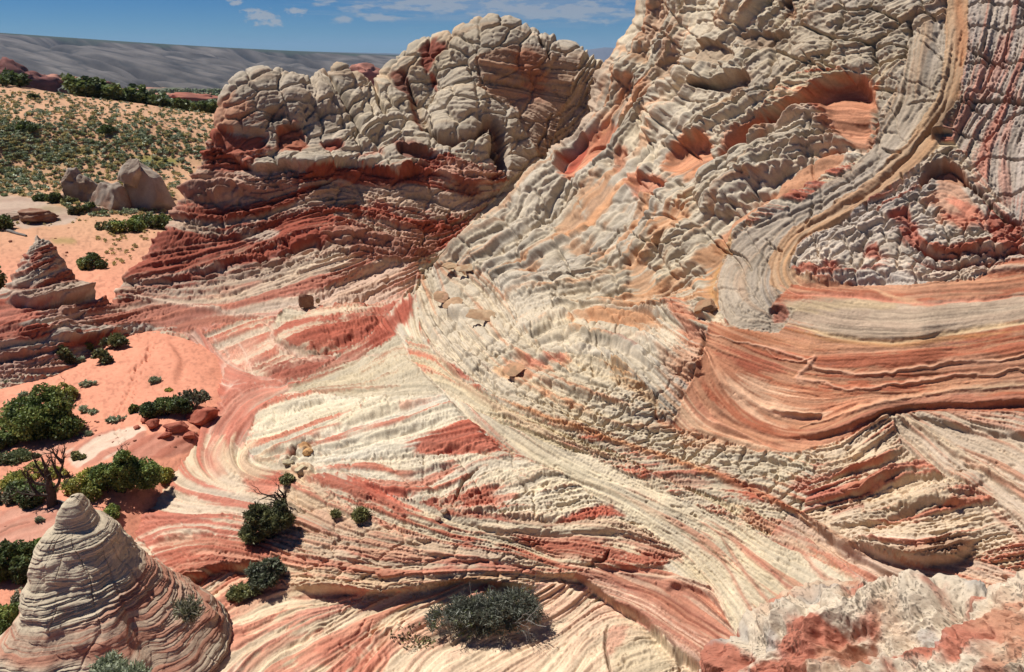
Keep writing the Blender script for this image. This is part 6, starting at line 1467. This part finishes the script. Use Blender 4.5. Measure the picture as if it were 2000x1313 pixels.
# -- dune crest
shrub('oak_shrub', 322, 813, 92, 44, OAKD, 'dark green bush spreading above the red slabs', n=7000, leaf=4.2, asp=1.3, seed=20, shape=[(-.3, .3, .2, .3), (-.05, .4, .2, .34), (.2, .45, .2, .34), (.4, .4, .14, .3)])
shrub('oak_shrub', 264, 806, 17, 24, OAKD, 'tiny dark bush standing apart left of the spreading one', n=800, leaf=4, seed=21)
shrub('twiggy_shrub', 378, 800, 74, 50, GREYG, 'grey twiggy shrub at the right end of the dark green bush', n=2600, leaf=3.0, seed=22, twig=1, stems=10, bark=M_DEAD, spray=3)
shrub('twiggy_shrub', 330, 764, 14, 9, OLIVE, 'tiny yellow-green sprig above the dark green bush', n=300, leaf=3.6, seed=23)
for i, (u, v, w, h, lb) in enumerate([(125, 715, 38, 44, 'leftmost of the dark bushes under the butte ledges'), (200, 708, 40, 36, 'round dark bush lowest on the dune, below its neighbours'), (225, 680, 46, 32, 'right-hand dark bush at the top of the dune'), (182, 672, 26, 30, 'thin dark bush between the ledges and the dune top')]):
    shrub('juniper_bush', u, v, w, h, JUN, lb, n=3000, leaf=3.6, seed=30 + i, spray=4)
shrub('oak_shrub', 168, 684, 30, 22, OLIVE, 'olive scrub between the dark bushes', n=900, leaf=3.6, seed=35)
for i, (u, v, w, h, lb) in enumerate([(300, 748, 24, 14, 'grey tuft near the dune crest on the right'), (175, 754, 30, 14, 'pale grey tuft in the middle of the sand'), (165, 806, 20, 14, 'small tuft with a dark shadow right of the largest shrub'), (183, 808, 12, 10, 'smaller twin tuft beside the shadowed one'), (50, 776, 14, 12, 'tiny tuft above the largest shrub'), (232, 820, 36, 10, 'low grey tuft near the end of the footprints'), (160, 708, 12, 14, 'small tuft under the dark bushes'),
                                      (78, 1020, 8, 12, 'lone dry tuft on the pink slab'), (172, 852, 16, 10, 'sparse tuft beside the pale striped slab'), (20, 750, 40, 12, 'strip of dry grass under the butte'), (36, 745, 14, 16, 'upright dry weed under the butte')]):
    shrub('dry_tuft', u, v, w, h, SAGE, lb, n=420, leaf=2.6, asp=3, seed=40 + i, spray=3, stems=3)
# -- behind the butte
for i, (u, v, w, h, c, lb) in enumerate([(182, 522, 56, 34, OAKD, 'dark green bush alone on the sand right of the butte cone'), (212, 452, 50, 30, JUN, 'olive bush at the left end of the row below the big knob'), (248, 452, 54, 34, OAK, 'middle green bush of the row below the big knob'), (302, 446, 64, 38, OAKD, 'darkest and largest bush of the row, touching the dome foot'), (275, 440, 36, 26, OAK, 'small bush squeezed in the middle of the row'), (150, 420, 26, 24, JUN, 'small bush just left of the row below the knobs'), (176, 416, 26, 24, OAKD, 'dark bush in front of the gap between the knobs'),
                                         (110, 396, 34, 22, OAKD, 'dark bush left of the narrow rock stub'), (82, 392, 26, 16, OAKD, 'smaller dark bush further left of the rock stub'), (138, 398, 24, 18, JUN, 'bush hugging the foot of the rock stub'), (200, 376, 20, 16, OAKD, 'small bush between the two knobs'), (-4, 450, 44, 40, OAKD, 'dark bush cut by the left edge above the butte'), (-6, 570, 50, 64, OAKD, 'dark bush at the left edge beside the butte cone'),
                                         (56, 257, 30, 22, OAKD, 'round juniper standing alone on the left of the meadow'), (210, 264, 30, 20, OAKD, 'round juniper standing alone in the middle of the meadow'), (66, 194, 18, 12, OAKD, 'small juniper near the meadow crest'), (14, 158, 26, 24, OAKD, 'tall dark juniper at the left end of the crest')]):
    shrub('juniper_bush', u, v, w, h, c, lb, n=2600 if w > 40 else 1400, leaf=3.4, seed=60 + i, stems=3)
# -- on the slickrock
def pine_scrub(u, v, label, shape, w, h, n, seed, cols=JUN):
    shape = [(a, b - .24, c, d) for a, b, c, d in shape]
    return shrub('juniper_bush', u, v, w, h, cols, label, n=n, leaf=2.6, asp=3.2, seed=seed, which='rock', spray=5, stems=8, twig=1, shape=shape, hang=1)
pine_scrub(525, 1056, 'large drooping juniper hanging down the striped rock', [(-.22, .35, .26, .26), (.05, .5, .28, .3), (.28, .6, .2, .24), (-.15, .65, .24, .24), (.05, .15, .16, .2), (.25, .8, .12, .14)], 104, 112, 17000, 80)
pine_scrub(562, 945, 'small round juniper above the drooping one, in the notch', [(0, .6, .4, .4)], 28, 24, 1500, 81)
pine_scrub(520, 1140, 'dark grey-green juniper at the foot of the striped slab', [(0, .45, .34, .34), (.2, .6, .26, .28), (-.2, .6, .22, .24), (.1, .8, .2, .2)], 76, 64, 7000, 82, [(84, 90, 72), (66, 74, 52), (100, 104, 88)])
pine_scrub(478, 1162, 'low green juniper touching the lower left of the grey-green one', [(-.1, .4, .4, .36), (.25, .5, .28, .34)], 56, 34, 3600, 83)
pine_scrub(706, 1014, 'small round juniper with a shadow under it on the red beds', [(0, .5, .44, .46)], 34, 34, 2400, 84)
pine_scrub(655, 1010, 'tiny juniper left of the small round one', [(0, .5, .44, .46)], 18, 18, 700, 85)
shrub('twiggy_shrub', 945, 1222, 200, 92, [(80, 84, 72), (66, 70, 58), (94, 96, 86), (74, 80, 40)], 'wide grey twiggy shrub on the pale floor', n=14000, leaf=1.9, asp=5, seed=86, which='rock', spray=9, stems=16, twig=1, bark=M_DEAD, dpx=110,
      shape=[(-.36, .25, .16, .24), (-.15, .4, .2, .34), (.08, .45, .2, .36), (.32, .42, .18, .32), (.45, .35, .1, .22), (-.05, .2, .3, .2), (.2, .2, .24, .2)])
shrub('leafy_sprigs', 800, 1238, 90, 22, [(84, 84, 46), (60, 56, 40), (110, 96, 60)], 'sparse low sprigs left of the wide grey shrub', n=260, leaf=5, asp=1.6, seed=87, which='rock', stems=10)
shrub('twiggy_shrub', 372, 1216, 46, 44, GREYG, 'pale leafless bush growing on the right flank of the rock cone', n=1100, leaf=1.8, asp=5, seed=88, which='rock', spray=6, stems=10, twig=1, bark=M_DEAD).location = at_range(372, 1212, 14.9)
shrub('sage_bush', 245, 1318, 80, 46, [(120, 128, 104), (104, 112, 84), (140, 146, 122)], 'grey-green bush at the bottom edge in front of the cone', n=5200, leaf=2.4, asp=3.2, seed=89, which='rock', spray=6).location = at_range(245, 1330, 13.0)
# -- the dead tree
def dead_tree():
    g_ = on_ground(103, 988); s_ = np.linalg.norm(g_ - [0, 0, CAM_Z]) / F_PX; rg = np.random.RandomState(5)
    root = empty('dead_tree', g_ - np.array([0, 0, .05]), 'dark bare branching tree on the orange sand', 'tree')
    px = s_ * .93
    def P3(a, b, y=0): return (a * px, y * px, b * px)
    trunk = [([P3(2, -6), P3(-1, 8), P3(3, 24), P3(1, 40), P3(4, 58), P3(2, 78), P3(-1, 100)], [k * px for k in (11, 9, 7.5, 6.5, 4.5, 3, 1.4)])]
    V_, Q_ = tube_mesh(trunk, 10); V_ = V_ * (1 + .02 * noise3(V_ * 9)[:, None]); raw_object('trunk', V_, Q_, None, M_BARK, parent=root)
    limbs = [[P3(2, 30), P3(16, 44, 4), P3(22, 66, 6), P3(30, 84, 8), P3(34, 104, 10)], [P3(0, 22), P3(-16, 26, -4), P3(-34, 28, -6), P3(-52, 34, -8)], [P3(3, 52), P3(-10, 62, 6), P3(-18, 80, 8), P3(-24, 98, 10)], [P3(20, 60, 6), P3(14, 76, 6), P3(12, 96, 6)],
             [P3(24, 56, 6), P3(38, 60, 0), P3(52, 66, -4)], [P3(-16, 26, -4), P3(-28, 40, -2), P3(-34, 56, 0)], [P3(2, 40), P3(10, 54, -8), P3(6, 72, -12), P3(14, 88, -14)], [P3(30, 84, 8), P3(20, 96, 8), P3(16, 108, 8)], [P3(1, 44), P3(-20, 50, -4), P3(-30, 64, -4)]]
    for L in limbs:
        L = curve3(L); r0 = 3.6 * px; n = len(L)
        paths = [(L, [r0 * (1 - .8 * i / (n - 1)) for i in range(n)])]
        for k in range(9):
            i = rg.randint(n // 3, n); a = L[i]; d = (L[-1] - L[0]); d = d / np.linalg.norm(d) + rg.randn(3) * .6; d[2] += .4; d /= np.linalg.norm(d); ln = rg.uniform(8, 22) * px
            m_ = a + d * ln * .5 + rg.randn(3) * 2 * px; e_ = a + d * ln; paths.append(([a, m_, e_], [1.1 * px, .7 * px, .3 * px]))
            for _ in range(2):
                d2 = d + rg.randn(3) * .6; d2 /= np.linalg.norm(d2); paths.append(([m_, m_ + d2 * ln * .5], [.6 * px, .25 * px]))
        V_, Q_ = tube_mesh(paths, 5); raw_object('limb', V_, Q_, None, M_BARK, parent=root)
def curve3(pts, n=5):
    p = np.array(pts, float); q = np.vstack([2 * p[0] - p[1], p, 2 * p[-1] - p[-2]]); out = []
    for i in range(1, len(q) - 2):
        for t in np.arange(n) / n:
            a, b, c, d = q[i - 1], q[i], q[i + 1], q[i + 2]; out.append(.5 * (2 * b + (c - a) * t + (2 * a - 5 * b + 4 * c - d) * t * t + (3 * b - a - 3 * c + d) * t ** 3))
    return out + [p[-1]]
dead_tree()
# bare trunk above the hanging juniper
def snag():
    g_ = on_ground(556, 985, 'rock'); s_ = np.linalg.norm(g_ - [0, 0, CAM_Z]) / F_PX; rg = np.random.RandomState(8)
    o = None
    tips = [np.array([a * s_, -10 * s_, b * s_]) for a, b in [(-40, 18), (-14, 30), (10, 22), (-30, 4), (-6, 46), (-48, 28), (12, 40)]]
    V_, Q_ = tube_mesh(branches(rg, (0, 0, 0), tips, 2.8 * s_, 3, .2, 3), 5)
    o = raw_object('dead_branches', V_, Q_, None, M_BARK); o.location = g_; o['label'] = 'bare black branches above the drooping juniper'; o['category'] = 'branches'
snag()
def log_(u0, v0, u1, v1, w, lb):
    a = on_ground(u0, v0); b = on_ground(u1, v1); s_ = np.linalg.norm(a - [0, 0, CAM_Z]) / F_PX
    L = [a + (b - a) * t + np.array([0, 0, .06 + .02 * math.sin(9 * t)]) for t in np.linspace(0, 1, 8)]
    V_, Q_ = tube_mesh([(L, [w * s_ * (1 - .4 * t) for t in np.linspace(0, 1, 8)])], 8)
    o = raw_object('fallen_branch', V_, Q_, None, M_DEAD); o['label'] = lb; o['category'] = 'branch'
log_(14, 452, 52, 464, 3, 'grey fallen branch at the left edge above the butte')
log_(108, 984, 152, 990, 2.4, 'dark fallen limb at the foot of the dead tree')

# -- meadow: tufts beyond counting, the nearest 300 each on its own
def tuft_mesh(seed, cols, n=46):
    rg = np.random.RandomState(seed)
    return leaf_cloud(rg, [(0, 0, .22, .42, .42, .26), (.12, .1, .3, .3, .3, .2), (-.2, -.05, .2, .26, .3, .2)], n, .22, 2.0, cols, spray=.18)
TUFT_COLS = [[(128, 138, 112), (112, 124, 98), (144, 150, 122)], [(100, 112, 78), (86, 100, 66), (120, 126, 86)], [(150, 140, 92), (132, 124, 76), (166, 154, 104)]]
rm = np.random.RandomState(77)
pts = []
while len(pts) < 4900:
    u = rm.uniform(-190, 470); v = rm.uniform(168, 520) if rm.rand() < .8 else rm.uniform(180, 300)
    if v < 170 + u * .13: continue
    if v > 425 and (u > 330 - (v - 425) * .9 or rm.rand() < .6 or u < 190 and v > 440): continue
    if u > 480 - (v - 200) * .75 and v > 200 and u > 330: continue
    ix, iy = int((u - U0) * SC), int((v - V0) * SC)
    if rm.rand() > .35 + .8 * g1[iy, ix] + .3 * g2[iy, ix]: continue
    if inside(np.array([u]), np.array([v]), [(-30, 385), (110, 385), (150, 430), (-30, 440)])[0]: continue
    pts.append((u, v))
pts = np.array(pts)
# batch the sight lines: heights of the sand on one grid, then march
d_ = np.stack([(pts[:, 0] - CU) / F_PX, CP + (CV - pts[:, 1]) / F_PX * SP, (CV - pts[:, 1]) / F_PX * CP - SP], -1)
k_ = 1 / np.hypot(d_[:, 0], d_[:, 1]); az_p = np.arctan2(d_[:, 0], d_[:, 1])
agr = np.linspace(math.radians(-43), math.radians(-8), 160); rgr = np.exp(np.linspace(math.log(35), math.log(200), 500)); ZG = splS.grid(agr, np.log(rgr))
ai = np.clip((az_p - agr[0]) / (agr[1] - agr[0]), 0, 158.9); a0 = ai.astype(int); af = ai - a0
prof = ZG[:, a0] * (1 - af) + ZG[:, a0 + 1] * af
hit = (CAM_Z + d_[:, 2] * k_ * rgr[:, None]) <= prof
ok = hit.any(0); fi = hit.argmax(0)
rp = rgr[fi]; xp = d_[:, 0] * k_ * rp; yp = d_[:, 1] * k_ * rp; zp = prof[fi, np.arange(len(pts))]
order = np.argsort(rp); order = order[ok[order]]
srcs = []
for j, cset in enumerate(TUFT_COLS):
    for s_ in range(3):
        v_, q_, c_l = tuft_mesh(100 + j * 5 + s_, cset); srcs.append((j, v_, q_, c_l))
cnt = 0; made = {}
VV, QQ, CC = [], [], []; off = 0
for i in order:
    kind_ = 2 if pts[i, 1] > 425 or rm.rand() < .3 else (0 if rm.rand() < .6 else 1)
    si = kind_ * 3 + rm.randint(3); sc_ = rm.uniform(.25, .68) * (1.0 if rp[i] < 100 else 1.15) * (.6 if pts[i, 1] > 425 else 1); rz = rm.uniform(0, 6.28)
    if cnt < 300:
        cnt += 1
        if si in made: o = made[si].copy(); COL.objects.link(o)
        else:
            o = raw_object('sage_tuft', srcs[si][1], srcs[si][2], srcs[si][3], M_LEAF, smooth=False); made[si] = o
            o['label'] = ['grey-green sage tuft on the near edge of the meadow', 'dark green tuft on the near edge of the meadow', 'dry yellowish grass tuft on the near edge of the meadow'][kind_]
            o['category'] = 'tuft'; o['group'] = 'tufts scattered over the meadow edge'
        o.location = (xp[i], yp[i], zp[i]); o.scale = (sc_, sc_, sc_); o.rotation_euler = (0, 0, rz)
    else:
        v_ = srcs[si][1] * sc_; c_, s_ = math.cos(rz), math.sin(rz)
        v_ = np.stack([v_[:, 0] * c_ - v_[:, 1] * s_ + xp[i], v_[:, 0] * s_ + v_[:, 1] * c_ + yp[i], v_[:, 2] + zp[i]], -1)
        VV.append(v_); QQ.append(srcs[si][2] + off); CC.append(srcs[si][3] * rm.uniform(.8, 1.2)); off += len(v_)
raw_object('meadow_scrub', np.concatenate(VV), np.concatenate(QQ), np.concatenate(CC), M_LEAF, smooth=False, kind='stuff', label='sage and dry grass covering the meadow')
# -- trees: a belt along the crest (each one) and the wood of the plain
def tree_mesh(seed):
    rg = np.random.RandomState(seed)
    return leaf_cloud(rg, [(0, 0, .5, .5, .5, .42), (.2, .1, .75, .32, .32, .3), (-.25, 0, .4, .34, .34, .3)], 420, .17, 1.6, OAKD)
tsrc = [tree_mesh(200 + k) for k in range(3)]; tobj = [None] * 3
tr_m, tr_q = tube_mesh([([(0, 0, -.2), (.03, 0, .3), (0, .02, .7)], [.07, .05, .02])], 6)
for i in range(44):
    u = 105 + 330 * ((i + rm.rand()) / 44) if i > 5 else rm.uniform(-10, 60); v = np.interp(u, [0, 110, 200, 330, 440], [164, 180, 190, 208, 224]) + rm.uniform(-4, 3)
    r_ = rm.uniform(168, 186); q_ = at_range(u, v, r_); g_ = sand_z(q_[0], q_[1]); sz = rm.uniform(1.6, 3.2) * (1.2 if 110 < u < 300 else .9); k = rm.randint(3)
    o = bpy.data.objects.new('juniper_tree', None); COL.objects.link(o); o.location = (q_[0], q_[1], g_); o.scale = (sz * 1.3, sz * 1.3, sz); o.rotation_euler = (0, 0, rm.uniform(0, 6))
    o['label'] = 'dark juniper in the belt along the meadow crest'; o['category'] = 'tree'; o['group'] = 'junipers along the meadow crest'
    if tobj[k] is None:
        a = raw_object('crown', *tsrc[k], M_LEAF, parent=o, smooth=False); b = raw_object('trunk', tr_m, tr_q, None, M_BARK, parent=o); tobj[k] = (a, b)
    else:
        for c_ in tobj[k]: c2 = c_.copy(); c2.parent = o; COL.objects.link(c2)
VV, QQ, CC = [], [], []; off = 0
lo = [leaf_cloud(np.random.RandomState(300 + k), [(0, 0, .5, .6, .6, .5)], 34, .6, 1.3, OAKD) for k in range(3)]
for i in range(9000):
    az = rm.uniform(math.radians(-40), math.radians(-5)); r_ = math.exp(rm.uniform(math.log(260), math.log(2600)))
    x, y = r_ * math.sin(az), r_ * math.cos(az)
    if float(fbm3(np.array([[x / 160, y / 300, 0]]), 3, 5)[0]) + rm.uniform(-.25, .25) < -.05: continue
    z = float(plain_z(r_)); s_ = rm.uniform(2.2, 4.5) * (1 + r_ / 2500); k = rm.randint(3); v_ = lo[k][0] * np.array([s_, s_, s_]) + [x, y, z]
    VV.append(v_); QQ.append(lo[k][1] + off); CC.append(lo[k][2]); off += len(v_)
raw_object('woodland', np.concatenate(VV), np.concatenate(QQ), np.concatenate(CC), M_LEAF, smooth=False, kind='stuff', label='dark scattered junipers over the plain')
# ----------------------------------------------------------------- the air over the far land
def haze():
    me = bpy.data.meshes.new('haze'); x0, x1, y0, y1, z0, z1 = -27000, 27000, -3000, 27000, -140, 420
    v = [(x, y, z) for z in (z0, z1) for y in (y0, y1) for x in (x0, x1)]
    f = [(0, 2, 3, 1), (4, 5, 7, 6), (0, 1, 5, 4), (2, 6, 7, 3), (0, 4, 6, 2), (1, 3, 7, 5)]
    me.from_pydata(v, [], f); o = bpy.data.objects.new('haze', me); COL.objects.link(o); o['kind'] = 'stuff'; o['label'] = 'thin blue air over the far land'
    m = bpy.data.materials.new('haze'); m.use_nodes = True; n, l = m.node_tree.nodes, m.node_tree.links; n.clear()
    out = n.new('ShaderNodeOutputMaterial'); pv = n.new('ShaderNodeVolumePrincipled')
    pv.inputs['Color'].default_value = (.45, .66, 1.0, 1); pv.inputs['Density'].default_value = 3.0e-5; pv.inputs['Anisotropy'].default_value = 0.0
    l.new(pv.outputs[0], out.inputs['Volume']); me.materials.append(m)
haze()
